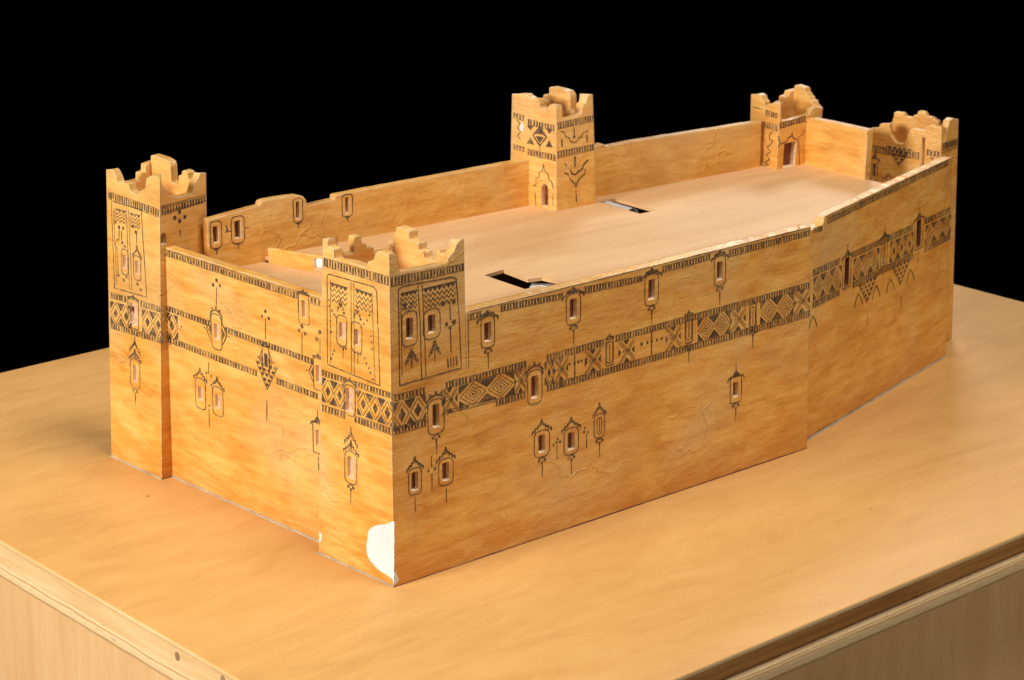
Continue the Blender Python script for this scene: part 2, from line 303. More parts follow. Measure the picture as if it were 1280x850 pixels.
   ['line', 0.0016, [[0.024, 0.1546], [0.0277, 0.1647], [0.034, 0.1708], [0.0415, 0.1635], [0.047, 0.1533]]],
   ],
  'BW1': [
   ['win', 0.0247, 0.3074, 0.0069, 0.0217, 0.0162, 0.0351, None, 'short', 'open', 0.0, ''],
   ['win', 0.0566, 0.3087, 0.0082, 0.0228, 0.0188, 0.0353, None, 'short', 'open', 0.0, ''],
   ['line', 0.0009, [[0.0658, 0.3093], [0.0729, 0.3092]]],
   ['line', 0.0009, [[0.0377, 0.3087], [0.0459, 0.3084]]],
   ['dots', 0.003, [[0.0403, 0.3155], [0.0413, 0.3112]]],
   ['win', 0.1469, 0.3196, 0.0055, 0.0232, 0.0146, 0.0316, None, 'short', 'open', 0.0, ''],
   ['win', 0.2227, 0.3144, 0.005, 0.0214, 0.0163, 0.03, None, 'short', 'open', 0.0, ''],
   ],
  },
 'prof': {
  'near_left': [[0.0025, 0.3882], [0.012, 0.3889], [0.0232, 0.3883], [0.0281, 0.3835], [0.0315, 0.3766], [0.0427, 0.3729], [0.046, 0.3655], [0.0784, 0.3658], [0.1112, 0.3638], [0.1131, 0.3756], [0.1248, 0.3754], [0.1258, 0.3859], [0.1342, 0.3836]],
  'near_right': [[-0.0018, 0.3889], [0.0051, 0.3887], [0.0096, 0.3866], [0.0112, 0.3746], [0.0149, 0.3659], [0.0497, 0.3643], [0.0839, 0.3638], [0.0877, 0.3713], [0.0937, 0.3744], [0.0987, 0.3823], [0.104, 0.3871], [0.109, 0.3874]],
  'left_left': [[0.0037, 0.3917], [0.0179, 0.3897], [0.0281, 0.3864], [0.0312, 0.3727], [0.0429, 0.3675], [0.0473, 0.3617], [0.0559, 0.3621], [0.0627, 0.3634], [0.0668, 0.3734], [0.0904, 0.3697], [0.0937, 0.3757], [0.1005, 0.3827], [0.1048, 0.3845], [0.1167, 0.3825]],
  'left_right': [[-0.0029, 0.3929], [0.0004, 0.3908], [0.0043, 0.3815], [0.0108, 0.3761], [0.0147, 0.3654], [0.0334, 0.3613], [0.0536, 0.3606], [0.0565, 0.3666], [0.0593, 0.3742], [0.0649, 0.3781], [0.0677, 0.3841], [0.0739, 0.3829]],
  'mid_left': [[-0.0002, 0.4144], [0.0102, 0.4132], [0.0145, 0.4094], [0.0188, 0.4028], [0.0208, 0.4064], [0.0296, 0.4068], [0.0318, 0.419], [0.0449, 0.418], [0.0507, 0.4196], [0.0559, 0.4228], [0.0683, 0.422], [0.08, 0.4207]],
  'mid_right': [[0.0002, 0.4143], [0.012, 0.4131], [0.0126, 0.3943], [0.0316, 0.3933], [0.0485, 0.397], [0.0512, 0.409], [0.0568, 0.4112], [0.0618, 0.4207], [0.0666, 0.4228], [0.0713, 0.4214]],
  'back_left': [[0.0023, 0.3649], [0.0152, 0.3644], [0.0295, 0.3589], [0.0308, 0.3521], [0.0331, 0.3637], [0.0381, 0.3659], [0.0392, 0.3711], [0.0467, 0.3732], [0.0606, 0.3705]],
  'back_right': [[-0.0022, 0.3656], [0.0009, 0.3645], [0.0046, 0.3394], [0.0242, 0.3385], [0.0578, 0.3422], [0.0601, 0.349], [0.0675, 0.3516], [0.0819, 0.3484]],
  'right_left': [[0.002, 0.3379], [0.0075, 0.339], [0.0169, 0.3402], [0.0248, 0.3363], [0.0264, 0.3302], [0.0366, 0.3302], [0.0501, 0.3309], [0.0551, 0.3232], [0.0585, 0.3108], [0.0636, 0.3053], [0.0759, 0.3056], [0.0861, 0.3164], [0.0885, 0.333], [0.1049, 0.331], [0.1059, 0.3255], [0.1203, 0.3238]],
  'right_right': [[-0.0052, 0.3387], [0.0, 0.3369], [0.0061, 0.3149], [0.0177, 0.3147], [0.0228, 0.3285], [0.0312, 0.3432], [0.0478, 0.3468], [0.0652, 0.3432]],
  },
 'outl': {
  'BW1': [[0.0137, 0.328], [0.0609, 0.3319], [0.0904, 0.334], [0.0924, 0.3389], [0.0978, 0.3402], [0.1205, 0.3403], [0.147, 0.3392], [0.1554, 0.3365], [0.1595, 0.3312], [0.1605, 0.3231], [0.1832, 0.3243], [0.2036, 0.3249], [0.2044, 0.3296], [0.2081, 0.3306], [0.2814, 0.3313], [0.3861, 0.3316], [0.4953, 0.3324], [0.5233, 0.3318]],
  'BW2': [[-0.0041, 0.3416], [0.0088, 0.3422], [0.0133, 0.3376], [0.0615, 0.3385], [0.1666, 0.3374], [0.3111, 0.3359]],
  'FW': [[-0.004, 0.3373], [0.0025, 0.339], [0.1188, 0.3405]],
  'W2': [[0.0188, 0.2905], [0.0373, 0.2899], [0.0512, 0.2908], [0.0555, 0.2942], [0.0561, 0.3011], [0.0643, 0.3011], [0.2254, 0.3033], [0.4678, 0.3057]],
  'WL': [[0.0346, 0.3028], [0.0346, 0.3042], [0.3451, 0.3028], [0.3474, 0.2993]],
  },
 'cam': {
  'f': 2813.4190504658814,
  'C': [-1.4266, -1.8526, 1.034],
  'r': [0.756871, -0.653562, 0.001489],
  'u': [0.196932, 0.230233, 0.953001],
  'fw': [0.623188, 0.721006, -0.302964],
  },
 'table': {
  'rot': 0.01183,
  },
 'old_left': {
  'mid': 0.4415,
  'back': 0.393,
  },
 }
random.seed(7)
R = random.uniform
def tess(loops):
    return tessellate_polygon([[Vector((p[0]*1000, p[1]*1000, 0)) for p in l] for l in loops])
scn = bpy.context.scene
COL = scn.collection

# ------------------------------------------------------------------ materials
def newmat(name):
    m = bpy.data.materials.new(name); m.use_nodes = True
    nt = m.node_tree; nt.nodes.clear()
    out = nt.nodes.new('ShaderNodeOutputMaterial'); b = nt.nodes.new('ShaderNodeBsdfPrincipled')
    nt.links.new(b.outputs[0], out.inputs[0])
    return m, nt, b
def N(nt, t, **kw):
    n = nt.nodes.new(t)
    for k, v in kw.items():
        if k.startswith('i_'): n.inputs[k[2:].replace('_', ' ')].default_value = v
        else: setattr(n, k, v)
    return n
def coord(nt, scale=(1, 1, 1), rot=(0, 0, 0)):
    tc = N(nt, 'ShaderNodeTexCoord'); mp = N(nt, 'ShaderNodeMapping')
    mp.inputs['Scale'].default_value = scale; mp.inputs['Rotation'].default_value = rot
    nt.links.new(tc.outputs['Object'], mp.inputs[0]); return mp.outputs[0]
def noise(nt, vec, scale, detail=4, rough=.55, dist=0):
    n = N(nt, 'ShaderNodeTexNoise'); n.inputs['Scale'].default_value = scale
    n.inputs['Detail'].default_value = detail; n.inputs['Roughness'].default_value = rough
    n.inputs['Distortion'].default_value = dist; nt.links.new(vec, n.inputs['Vector']); return n.outputs[0]
def ramp(nt, fac, stops):
    r = N(nt, 'ShaderNodeValToRGB'); e = r.color_ramp.elements
    while len(e) < len(stops): e.new(.5)
    for el, (p, c) in zip(e, stops):
        el.position = p; el.color = (*c, 1) if len(c) == 3 else c
    nt.links.new(fac, r.inputs[0]); return r.outputs[0]
def mix(nt, fac, a, b, mode='MIX'):
    m = N(nt, 'ShaderNodeMix', data_type='RGBA', blend_type=mode)
    if isinstance(fac, (int, float)): m.inputs[0].default_value = fac
    else: nt.links.new(fac, m.inputs[0])
    for i, v in ((6, a), (7, b)):
        if isinstance(v, tuple): m.inputs[i].default_value = (*v, 1)
        else: nt.links.new(v, m.inputs[i])
    return m.outputs[2]
def math_(nt, op, a, b=None, c=None):
    m = N(nt, 'ShaderNodeMath', operation=op)
    for i, v in enumerate((a, b, c)):
        if v is None: continue
        if isinstance(v, (int, float)): m.inputs[i].default_value = v
        else: nt.links.new(v, m.inputs[i])
    return m.outputs[0]
def bump(nt, bsdf, h, strength, dist, normal=None):
    b = N(nt, 'ShaderNodeBump'); b.inputs['Strength'].default_value = strength; b.inputs['Distance'].default_value = dist
    nt.links.new(h, b.inputs['Height'])
    if normal is not None: nt.links.new(normal, b.inputs['Normal'])
    nt.links.new(b.outputs[0], bsdf.inputs['Normal']); return b.outputs[0]

G = (0, 0, 0); W1_ = (1, 1, 1)
def paint_material():
    """varnished ochre gesso over wood: streaky glaze, drips, scratches, cracks, chipped corners"""
    m, nt, b = newmat('ochre_gesso')
    v = coord(nt)
    vs = coord(nt, (5, 5, 26))          # horizontal brush streaks
    n1 = noise(nt, vs, 2.4, 6, .62, .6)
    n2 = noise(nt, v, 9, 5, .6, .8)
    n3 = noise(nt, v, 38, 4, .6)
    s = math_(nt, 'ADD', math_(nt, 'MULTIPLY', n1, .62), math_(nt, 'ADD', math_(nt, 'MULTIPLY', n2, .28), math_(nt, 'MULTIPLY', n3, .10)))
    c = ramp(nt, s, [(.34, (.54, .195, .024)), (.44, (.67, .285, .040)), (.53, (.755, .368, .066)), (.64, (.82, .465, .12))])
    # greyish worn glaze patches
    n4 = noise(nt, v, 6.5, 3, .5, .4)
    c = mix(nt, ramp(nt, n4, [(.50, G), (.72, (.5, .5, .5))]), c, (.60, .43, .20))
    # orange varnish pooled near the foot of the walls, ragged edge
    sx = N(nt, 'ShaderNodeSeparateXYZ'); nt.links.new(v, sx.inputs[0])
    n5 = noise(nt, coord(nt, (1, 1, 2.2)), 13, 5, .6, .5)
    foot = math_(nt, 'SUBTRACT', math_(nt, 'MULTIPLY', n5, .085), sx.outputs[2])
    c = mix(nt, ramp(nt, math_(nt, 'MULTIPLY_ADD', foot, 24, .12), [(.0, G), (.75, (.65, .65, .65))]), c, (.60, .22, .03))
    # diagonal sweeps of a wide brush
    nd = noise(nt, coord(nt, (4, 4, 17), (0, .45, 0)), 3.1, 5, .65, .5)
    c = mix(nt, ramp(nt, nd, [(.50, G), (.66, (.5, .5, .5))]), c, (.85, .50, .13))
    nd2 = noise(nt, coord(nt, (5, 5, 30), (0, -.12, 0)), 4.3, 5, .7, .7)
    c = mix(nt, ramp(nt, nd2, [(.56, G), (.72, (.34, .34, .34))]), c, (.50, .19, .03))
    # long vertical runs of glaze
    n6 = noise(nt, coord(nt, (34, 34, 2.0)), 1.6, 3, .5, .3)
    c = mix(nt, ramp(nt, n6, [(.62, G), (.78, (.35, .35, .35))]), c, (.60, .30, .07))
    # thinner, paler glaze on the upper parts
    up = ramp(nt, math_(nt, 'ADD', math_(nt, 'MULTIPLY', sx.outputs[2], 2.2), math_(nt, 'MULTIPLY', n2, .35)), [(.80, G), (1.05, (.28, .28, .28))])
    c = mix(nt, up, c, (.74, .48, .20))
    # fine bristle marks and darker varnish patches
    nf = noise(nt, coord(nt, (5, 5, 34), (.03, .05, 0)), 3.4, 6, .72, .9)
    c = mix(nt, ramp(nt, nf, [(.48, G), (.66, (.30, .30, .30))]), c, (.86, .54, .18))
    c = mix(nt, ramp(nt, nf, [(.32, (.22, .22, .22)), (.46, G)]), c, (.52, .21, .035))
    npz = noise(nt, coord(nt, (1, 1, 1.8)), 4.2, 5, .6, 1.2)
    c = mix(nt, ramp(nt, npz, [(.53, G), (.60, (.32, .32, .32))]), c, (.55, .225, .035))
    # small scuffs
    n7 = noise(nt, coord(nt, (1, 1, 1.6)), 70, 5, .75, 1.2)
    c = mix(nt, ramp(nt, n7, [(.66, G), (.74, (.5, .5, .5))]), c, (.85, .66, .40))
    # edge wear: bevel normal against true normal
    bv0 = N(nt, 'ShaderNodeBevel', samples=6); bv0.inputs['Radius'].default_value = .0036
    geo = N(nt, 'ShaderNodeNewGeometry')
    # the near tower and the front wall are one continuous board: no rounded joint between them
    jx = math_(nt, 'LESS_THAN', math_(nt, 'ABSOLUTE', math_(nt, 'SUBTRACT', sx.outputs[0], .108)), .006)
    jy = math_(nt, 'LESS_THAN', sx.outputs[1], .0015); jz = math_(nt, 'LESS_THAN', sx.outputs[2], .236)
    jm = math_(nt, 'MULTIPLY', jx, math_(nt, 'MULTIPLY', jy, jz))
    bvm = N(nt, 'ShaderNodeMix', data_type='VECTOR')
    nt.links.new(jm, bvm.inputs[0]); nt.links.new(bv0.outputs[0], bvm.inputs[4]); nt.links.new(geo.outputs['Normal'], bvm.inputs[5])
    class bv: outputs = [bvm.outputs[1]]
    dt = N(nt, 'ShaderNodeVectorMath', operation='DOT_PRODUCT')
    nt.links.new(bv.outputs[0], dt.inputs[0]); nt.links.new(geo.outputs['Normal'], dt.inputs[1])
    wear = math_(nt, 'MULTIPLY', math_(nt, 'SUBTRACT', 1.0, dt.outputs['Value']), 3.2)
    wn = noise(nt, v, 60, 3, .6)
    wear = math_(nt, 'MULTIPLY', wear, ramp(nt, wn, [(.38, G), (.62, W1_)]))
    wear = math_(nt, 'MINIMUM', wear, .4)
    c = mix(nt, wear, c, (.90, .78, .58))
    nt.links.new(c, b.inputs['Base Color'])
    rr = math_(nt, 'MULTIPLY_ADD', n3, .40, .18); nt.links.new(rr, b.inputs['Roughness'])
    b.inputs['Specular IOR Level'].default_value = .38
    # relief
    h1 = noise(nt, v, 24, 6, .6, .4)
    h2 = noise(nt, vs, 9, 5, .7, .5)
    vo = N(nt, 'ShaderNodeTexVoronoi', feature='DISTANCE_TO_EDGE'); vo.inputs['Scale'].default_value = 8
    dv = N(nt, 'ShaderNodeVectorMath', operation='ADD')
    nz = N(nt, 'ShaderNodeTexNoise'); nz.inputs['Scale'].default_value = 26; nt.links.new(v, nz.inputs[0])
    sc = N(nt, 'ShaderNodeVectorMath', operation='SCALE'); sc.inputs['Scale'].default_value = .06
    nt.links.new(nz.outputs[1], sc.inputs[0]); nt.links.new(v, dv.inputs[0]); nt.links.new(sc.outputs[0], dv.inputs[1])
    nt.links.new(dv.outputs[0], vo.inputs['Vector'])
    cr = ramp(nt, vo.outputs[0], [(.0, W1_), (.018, G)])
    msk = ramp(nt, noise(nt, v, 7, 3), [(.53, G), (.60, W1_)])
    cr = math_(nt, 'MULTIPLY', cr, msk)
    vr = N(nt, 'ShaderNodeTexNoise'); vr.inputs['Scale'].default_value = 9; vr.inputs['Detail'].default_value = 5; vr.inputs['Distortion'].default_value = 1.6
    nt.links.new(v, vr.inputs[0])
    ridge = math_(nt, 'SUBTRACT', 1.0, math_(nt, 'MINIMUM', math_(nt, 'MULTIPLY', math_(nt, 'ABSOLUTE', math_(nt, 'SUBTRACT', vr.outputs[0], .5)), 60), 1.0))
    ridge = math_(nt, 'MULTIPLY', ridge, ramp(nt, noise(nt, v, 5.5, 2), [(.50, G), (.58, W1_)]))
    h = math_(nt, 'ADD', math_(nt, 'ADD', math_(nt, 'MULTIPLY', h1, 1.0), math_(nt, 'MULTIPLY', h2, .28)), math_(nt, 'ADD', math_(nt, 'MULTIPLY', cr, .3), math_(nt, 'MULTIPLY', ridge, .10)))
    bump(nt, b, h, .95, .0030, bv.outputs[0])
    return m
def ink_material():
    m, nt, b = newmat('burnt_umber_ink')
    v = coord(nt)
    n = noise(nt, v, 150, 3, .7); n2 = noise(nt, v, 22, 3, .6)
    s = math_(nt, 'ADD', math_(nt, 'MULTIPLY', n, .55), math_(nt, 'MULTIPLY', n2, .45))
    c = ramp(nt, s, [(.36, (.055, .032, .020)), (.50, (.12, .070, .036)), (.61, (.36, .21, .085))])
    nt.links.new(c, b.inputs['Base Color']); b.inputs['Roughness'].default_value = .6
    b.inputs['Specular IOR Level'].default_value = .2
    return m
def flat(name, col, rough=.6, var=.12, scale=60, spec=.3):
    m, nt, b = newmat(name)
    n = noise(nt, coord(nt), scale, 4, .6)
    lo = tuple(x*(1-var) for x in col); hi = tuple(min(1, x*(1+var)) for x in col)
    nt.links.new(ramp(nt, n, [(.3, lo), (.7, hi)]), b.inputs['Base Color'])
    b.inputs['Roughness'].default_value = rough; b.inputs['Specular IOR Level'].default_value = spec
    bump(nt, b, n, .3, .001)
    return m
def veneer(name, cols, grain, rot=0, rough=.42, scale=2.2, spec=.35, fig=1.0):
    """sliced veneer: long grain, broad figure and pores"""
    m, nt, b = newmat(name)
    v0 = coord(nt)
    v = coord(nt, grain, (0, 0, rot))
    n1 = noise(nt, v, scale, 5, .58, 1.1*fig)
    n2 = noise(nt, v, scale*7, 4, .6, .3)
    n3 = noise(nt, v0, 2.6, 3, .5, .4)
    s = math_(nt, 'ADD', math_(nt, 'MULTIPLY', n1, .6), math_(nt, 'ADD', math_(nt, 'MULTIPLY', n2, .18), math_(nt, 'MULTIPLY', n3, .22)))
    c = ramp(nt, s, [(.36, cols[0]), (.50, cols[1]), (.63, cols[2])])
    g = N(nt, 'ShaderNodeTexNoise'); g.inputs['Scale'].default_value = scale*30; g.inputs['Detail'].default_value = 3
    nt.links.new(v, g.inputs[0])
    c = mix(nt, ramp(nt, g.outputs[0], [(.56, G), (.72, (.22, .22, .22))]), c, tuple(x*.72 for x in cols[0]))
    # sparse dents and pale scratches
    n8 = noise(nt, coord(nt, (1, 3.2, 1), (0, 0, .5)), 21, 4, .7, .6)
    c = mix(nt, ramp(nt, n8, [(.69, G), (.73, (.35, .35, .35))]), c, tuple(min(1, x*1.25+.05) for x in cols[2]))
    nt.links.new(c, b.inputs['Base Color'])
    nt.links.new(math_(nt, 'MULTIPLY_ADD', n2, .25, rough-.1), b.inputs['Roughness'])
    b.inputs['Specular IOR Level'].default_value = spec
    bump(nt, b, g.outputs[0], .12, .0006)
    return m
def plyedge(name, cols, freq=330):
    """edge of plywood: thin stacked layers with rough end grain and voids"""
    m, nt, b = newmat(name)
    v = coord(nt, (1, 1, 1)); sx = N(nt, 'ShaderNodeSeparateXYZ'); nt.links.new(v, sx.inputs[0])
    wob = noise(nt, coord(nt, (6, 6, 30)), 3, 3)
    z = math_(nt, 'ADD', math_(nt, 'MULTIPLY', sx.outputs[2], freq), math_(nt, 'MULTIPLY', wob, 1.4))
    n1 = N(nt, 'ShaderNodeTexNoise', noise_dimensions='1D'); n1.inputs['Scale'].default_value = 1; n1.inputs['Detail'].default_value = 2
    nt.links.new(z, n1.inputs['W'])
    c = ramp(nt, n1.outputs[0], [(.36, cols[0]), (.48, cols[1]), (.62, cols[2])])
    n2 = noise(nt, coord(nt, (9, 9, 60)), 9, 5, .7, .5)
    c = mix(nt, ramp(nt, n2, [(.60, G), (.68, (.8, .8, .8))]), c, tuple(x*.55 for x in cols[0]))
    nt.links.new(c, b.inputs['Base Color']); b.inputs['Roughness'].default_value = .7
    b.inputs['Specular IOR Level'].default_value = .2
    bump(nt, b, n2, .5, .0015)
    return m

M_PAINT = paint_material()
M_INK = ink_material()
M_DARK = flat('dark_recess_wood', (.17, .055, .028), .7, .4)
M_WHITE = flat('bare_white_gesso', (.68, .67, .64), .8, .06, 30)
M_DECK = veneer('deck_plywood', [(.59, .325, .135), (.67, .39, .172), (.73, .445, .21)], (1.4, 9, 9), 0, .55, 2.0, .25, .7)
M_TABLE = veneer('beech_veneer', [(.605, .312, .095), (.68, .365, .113), (.725, .405, .135)], (1.6, 6.0, 6), .22, .46, 2.3, .28, 1.3)
M_PANEL = veneer('panel_veneer', [(.62, .35, .14), (.68, .40, .17), (.73, .45, .21)], (10, 10, 1.2), 0, .5, 2.0, .3, .5)
M_LATH = veneer('pale_lath', [(.64, .38, .15), (.72, .46, .20), (.78, .54, .27)], (2.2, 2.2, 30), 0, .5, 3.0, .3, .6)
M_PLY = plyedge('plywood_edge', [(.50, .27, .10), (.72, .47, .22), (.80, .58, .32)])
M_FASCIA = veneer('dark_fascia', [(.30, .12, .025), (.42, .19, .045), (.55, .28, .08)], (2.0, 2.0, 40), 0, .5, 3.0, .3, .6)
M_JAMB = flat('bare_cut_wood', (.88, .66, .42), .6, .12)
M_PALE = flat('worn_pink_wood', (.62, .37, .22), .65, .3, 120)
M_GLUE = flat('glue_gap_line', (.40, .31, .21), .7, .3, 40)
M_HOLE = flat('bored_hole', (.30, .17, .08), .8, .2)

# ------------------------------------------------------------------ objects
def tagkind(o, kind): o['kind'] = kind
def link(name, bm, mats, parent=None, smooth=False):
    me = bpy.data.meshes.new(name); bm.to_mesh(me); bm.free()
    for m in mats: me.materials.append(m)
    if smooth:
        for p in me.polygons: p.use_smooth = True
    o = bpy.data.objects.new(name, me); COL.objects.link(o)
    if parent is not None: o.parent = parent
    return o
def empty(name, loc, label, cat, group=None, rz=0):
    o = bpy.data.objects.new(name, None); COL.objects.link(o); o.location = loc; o.rotation_euler = (0, 0, rz)
    o.empty_display_size = .05
    o['label'] = label; o['category'] = cat
    if group: o['group'] = group
    return o

# ------------------------------------------------------------------ faces in wall coordinates (u along the wall, v = height)
CEN = Vector((.5, .2, .15))
class Face:
    def __init__(s, b0, b1, t0, t1, ref=CEN, outward=True):
        s.b0, s.b1, s.t0, s.t1 = [Vector(x) for x in (b0, b1, t0, t1)]
        s.W = (s.b1-s.b0).length
        c = s.P(s.W/2, .2); du = s.P(s.W/2+.01, .2)-c; dv = s.P(s.W/2, .21)-c
        n = du.cross(dv).normalized()
        if (n.dot(c-ref) > 0) != outward: n = -n
        s.n = n
    def P(s, u, v, e=0.0):
        a = s.b0+(s.t0-s.b0)*((v-s.b0.z)/(s.t0.z-s.b0.z)); b = s.b1+(s.t1-s.b1)*((v-s.b1.z)/(s.t1.z-s.b1.z))
        p = a+(b-a)*(u/s.W)
        return p+s.n*e if e else p
FC = {}
TW = DATA['towers']
for k, q in DATA['faces'].items():
    t = k.split('_')[0]
    if t in TW and '_' in k:
        cs = [Vector(c[0]) for c in TW[t].values()]; ref = sum(cs, Vector())/4
        FC[k] = Face(*q, ref=ref)
    else:
        FC[k] = Face(*q, outward=k in ('W1', 'WL', 'W2', 'RW'))

for k, cs in TW.items():                                # the two faces of each tower turned away from the camera
    ref = sum([Vector(c[0]) for c in cs.values()], Vector())/4
    FC[k+'_farL'] = Face(cs['L'][0], cs['F'][0], cs['L'][1], cs['F'][1], ref=ref)
    FC[k+'_farR'] = Face(cs['R'][0], cs['F'][0], cs['R'][1], cs['F'][1], ref=ref)

def fill(bm, face, loops, mi, e=0.0):
    """flat polygon with holes, in uv"""
    pts = [p for l in loops for p in l]
    tris = tess(loops)
    vs = [bm.verts.new(face.P(p[0], p[1], e)) for p in pts]
    for t in tris:
        try: f = bm.faces.new([vs[i] for i in t]); f.material_index = mi
        except ValueError: pass
    return vs
_e = [0]
def eps():
    _e[0] = (_e[0]+1) % 23
    return .00022+_e[0]*.000012
def ipoly(bm, face, pts, mi=1):
    e = eps(); vs = [bm.verts.new(face.P(u, v, e)) for u, v in pts]
    try: f = bm.faces.new(vs); f.material_index = mi
    except ValueError: pass
def stroke(bm, face, pts, w, mi=1, closed=False, jit=.00018):
    pts = [(p[0]+R(-jit, jit), p[1]+R(-jit, jit)) for p in pts]
    if closed: pts = pts+[pts[0]]
    out = []
    for a, b in zip(pts, pts[1:]):                       # subdivide so that the line wavers like a hand-drawn one
        L = math.hypot(b[0]-a[0], b[1]-a[1]); n = max(1, int(L/.006))
        for k in range(n):
            t = k/n; j = jit*.8 if k else 0
            out.append((a[0]+(b[0]-a[0])*t+R(-j, j), a[1]+(b[1]-a[1])*t+R(-j, j)))
    out.append(pts[-1])
    for a, b in zip(out, out[1:]):
        dx, dy = b[0]-a[0], b[1]-a[1]; L = math.hypot(dx, dy)
        if L < 1e-6: continue
        ww = w*R(.95, 1.5)/2; nx, ny = -dy/L*ww, dx/L*ww; ex, ey = dx/L*w*.25, dy/L*w*.25
        ipoly(bm, face, [(a[0]-ex+nx, a[1]-ey+ny), (b[0]+ex+nx, b[1]+ey+ny), (b[0]+ex-nx, b[1]+ey-ny), (a[0]-ex-nx, a[1]-ey-ny)], mi)
def dot(bm, face, u, v, s):
    s = s/2*R(1.0, 1.35); pts = []; a0 = R(.5, 1.05)
    for k in range(4):                                   # blunt nib: squarish spots
        a = a0+k*math.pi/2+R(-.15, .15); r = s*R(1.0, 1.25); pts.append((u+r*math.cos(a), v+r*math.sin(a)))
    ipoly(bm, face, pts)

def rrect(u, v, w, h, r=.25, jit=0):
    w2, h2 = w/2, h/2; c = min(w, h)*r
    p = [(-w2+c, -h2), (w2-c, -h2), (w2-c*.3, -h2+c*.3), (w2, -h2+c), (w2, h2-c), (w2-c*.3, h2-c*.3), (w2-c, h2), (-w2+c, h2), (-w2+c*.3, h2-c*.3), (-w2, h2-c), (-w2, -h2+c), (-w2+c*.3, -h2+c*.3)]
    return [(u+x+R(-jit, jit), v+y+R(-jit, jit)) for x, y in p]

def hood(bm, face, u, v, w, kind, up=1):
    """ornament sitting on top of a window outline whose top centre is (u, v)"""
    if kind == 'step' or kind == 'double':
        def st(v0, k, hh):
            P = [(-.62, -.25), (-.62, .05), (-.44, .05), (-.44, .32), (-.24, .32), (-.24, .6), (-.08, .6), (-.08, .85), (0, 1.0)]
            P = [(x*w*k, y*hh) for x, y in P]; P = P+[(-x, y) for x, y in P[-2::-1]]
            stroke(bm, face, [(u+x, v0+y) for x, y in P], .0017)
        st(v, 1, .011); dot(bm, face, u, v+.0125, .003)
        if kind == 'double':
            st(v+.011, .85, .013); stroke(bm, face, [(u, v+.02), (u, v+.030)], .0014)
            ipoly(bm, face, [(u-.0035, v+.001), (u+.0035, v+.001), (u, v+.009)])
    elif kind == 'round':
        P = [(-.56, -.45), (-.56, -.1), (-.42, .25), (-.2, .5), (0, .6), (.2, .5), (.42, .25), (.56, -.1), (.56, -.45)]
        stroke(bm, face, [(u+x*w, v+y*.009) for x, y in P], .0019)
        for x in (-.35, 0, .35): dot(bm, face, u+x*w, v+.006+(.002 if x == 0 else 0), .003)
        dot(bm, face, u-.55*w, v-.006, .003); dot(bm, face, u+.55*w, v-.006, .003)
    elif kind == 'wide':
        P = [(-.75, -.55), (-.72, -.2), (-.52, -.12), (-.4, .3), (-.12, .42), (0, .75), (.12, .42), (.4, .3), (.52, -.12), (.72, -.2), (.75, -.55)]
        stroke(bm, face, [(u+x*w, v+y*.009) for x, y in P], .0022)
        ipoly(bm, face, [(u-.4*w, v+.0005), (u+.4*w, v+.0005), (u+.25*w, v+.004), (u-.25*w, v+.004)])
    elif kind == 'flat':
        stroke(bm, face, [(u-.5*w, v), (u-.3*w, v+.0025), (u+.3*w, v+.0025), (u+.5*w, v)], .0017); dot(bm, face, u, v+.0045, .003)
        dot(bm, face, u-.5*w, v+.001, .0025); dot(bm, face, u+.5*w, v+.001, .0025)
    elif kind == 'spike':
        ipoly(bm, face, [(u-.4*w, v+.0005), (u+.4*w, v+.0005), (u+.08*w, v+.008), (u-.08*w, v+.008)])
        stroke(bm, face, [(u, v+.007), (u, v+.016)], .0012)
        stroke(bm, face, [(u-.75*w, v-.004), (u-.6*w, v), (u-.4*w, v+.001)], .0016); stroke(bm, face, [(u+.75*w, v-.004), (u+.6*w, v), (u+.4*w, v+.001)], .0016)
def drop(bm, face, u, v, w, kind, oh):
    if kind == 'dots':
        dot(bm, face, u-.0046, v-.0042, .0037); dot(bm, face, u+.0046, v-.0042, .0037); dot(bm, face, u, v-.007, .0035); stroke(bm, face, [(u-.0035, v-.0015), (u+.0035, v-.0015)], .0012)
        stroke(bm, face, [(u, v-.006), (u+.0002, v-.017)], .0013); stroke(bm, face, [(u, v-.015), (u+.0002, v-.025)], .0007)
    elif kind == 'line': stroke(bm, face, [(u, v-.004), (u, v-.021)], .0009)
    elif kind == 'short': stroke(bm, face, [(u, v), (u, v-.007)], .0011); stroke(bm, face, [(u-.003, v-.0012), (u+.003, v-.0012)], .0011)
    elif kind == 'lobes':
        for s in (-1, 1):
            c = v+oh*.5
            P = [(.5, .34), (.72, .2), (.98, 0), (.72, -.2), (.5, -.34)]
            stroke(bm, face, [(u+s*x*w, c+y*oh) for x, y in P], .0012)
            ipoly(bm, face, [(u+s*.56*w, c+.16*oh), (u+s*.78*w, c), (u+s*.56*w, c-.16*oh)])
            dot(bm, face, u+s*1.2*w, c, .0022)

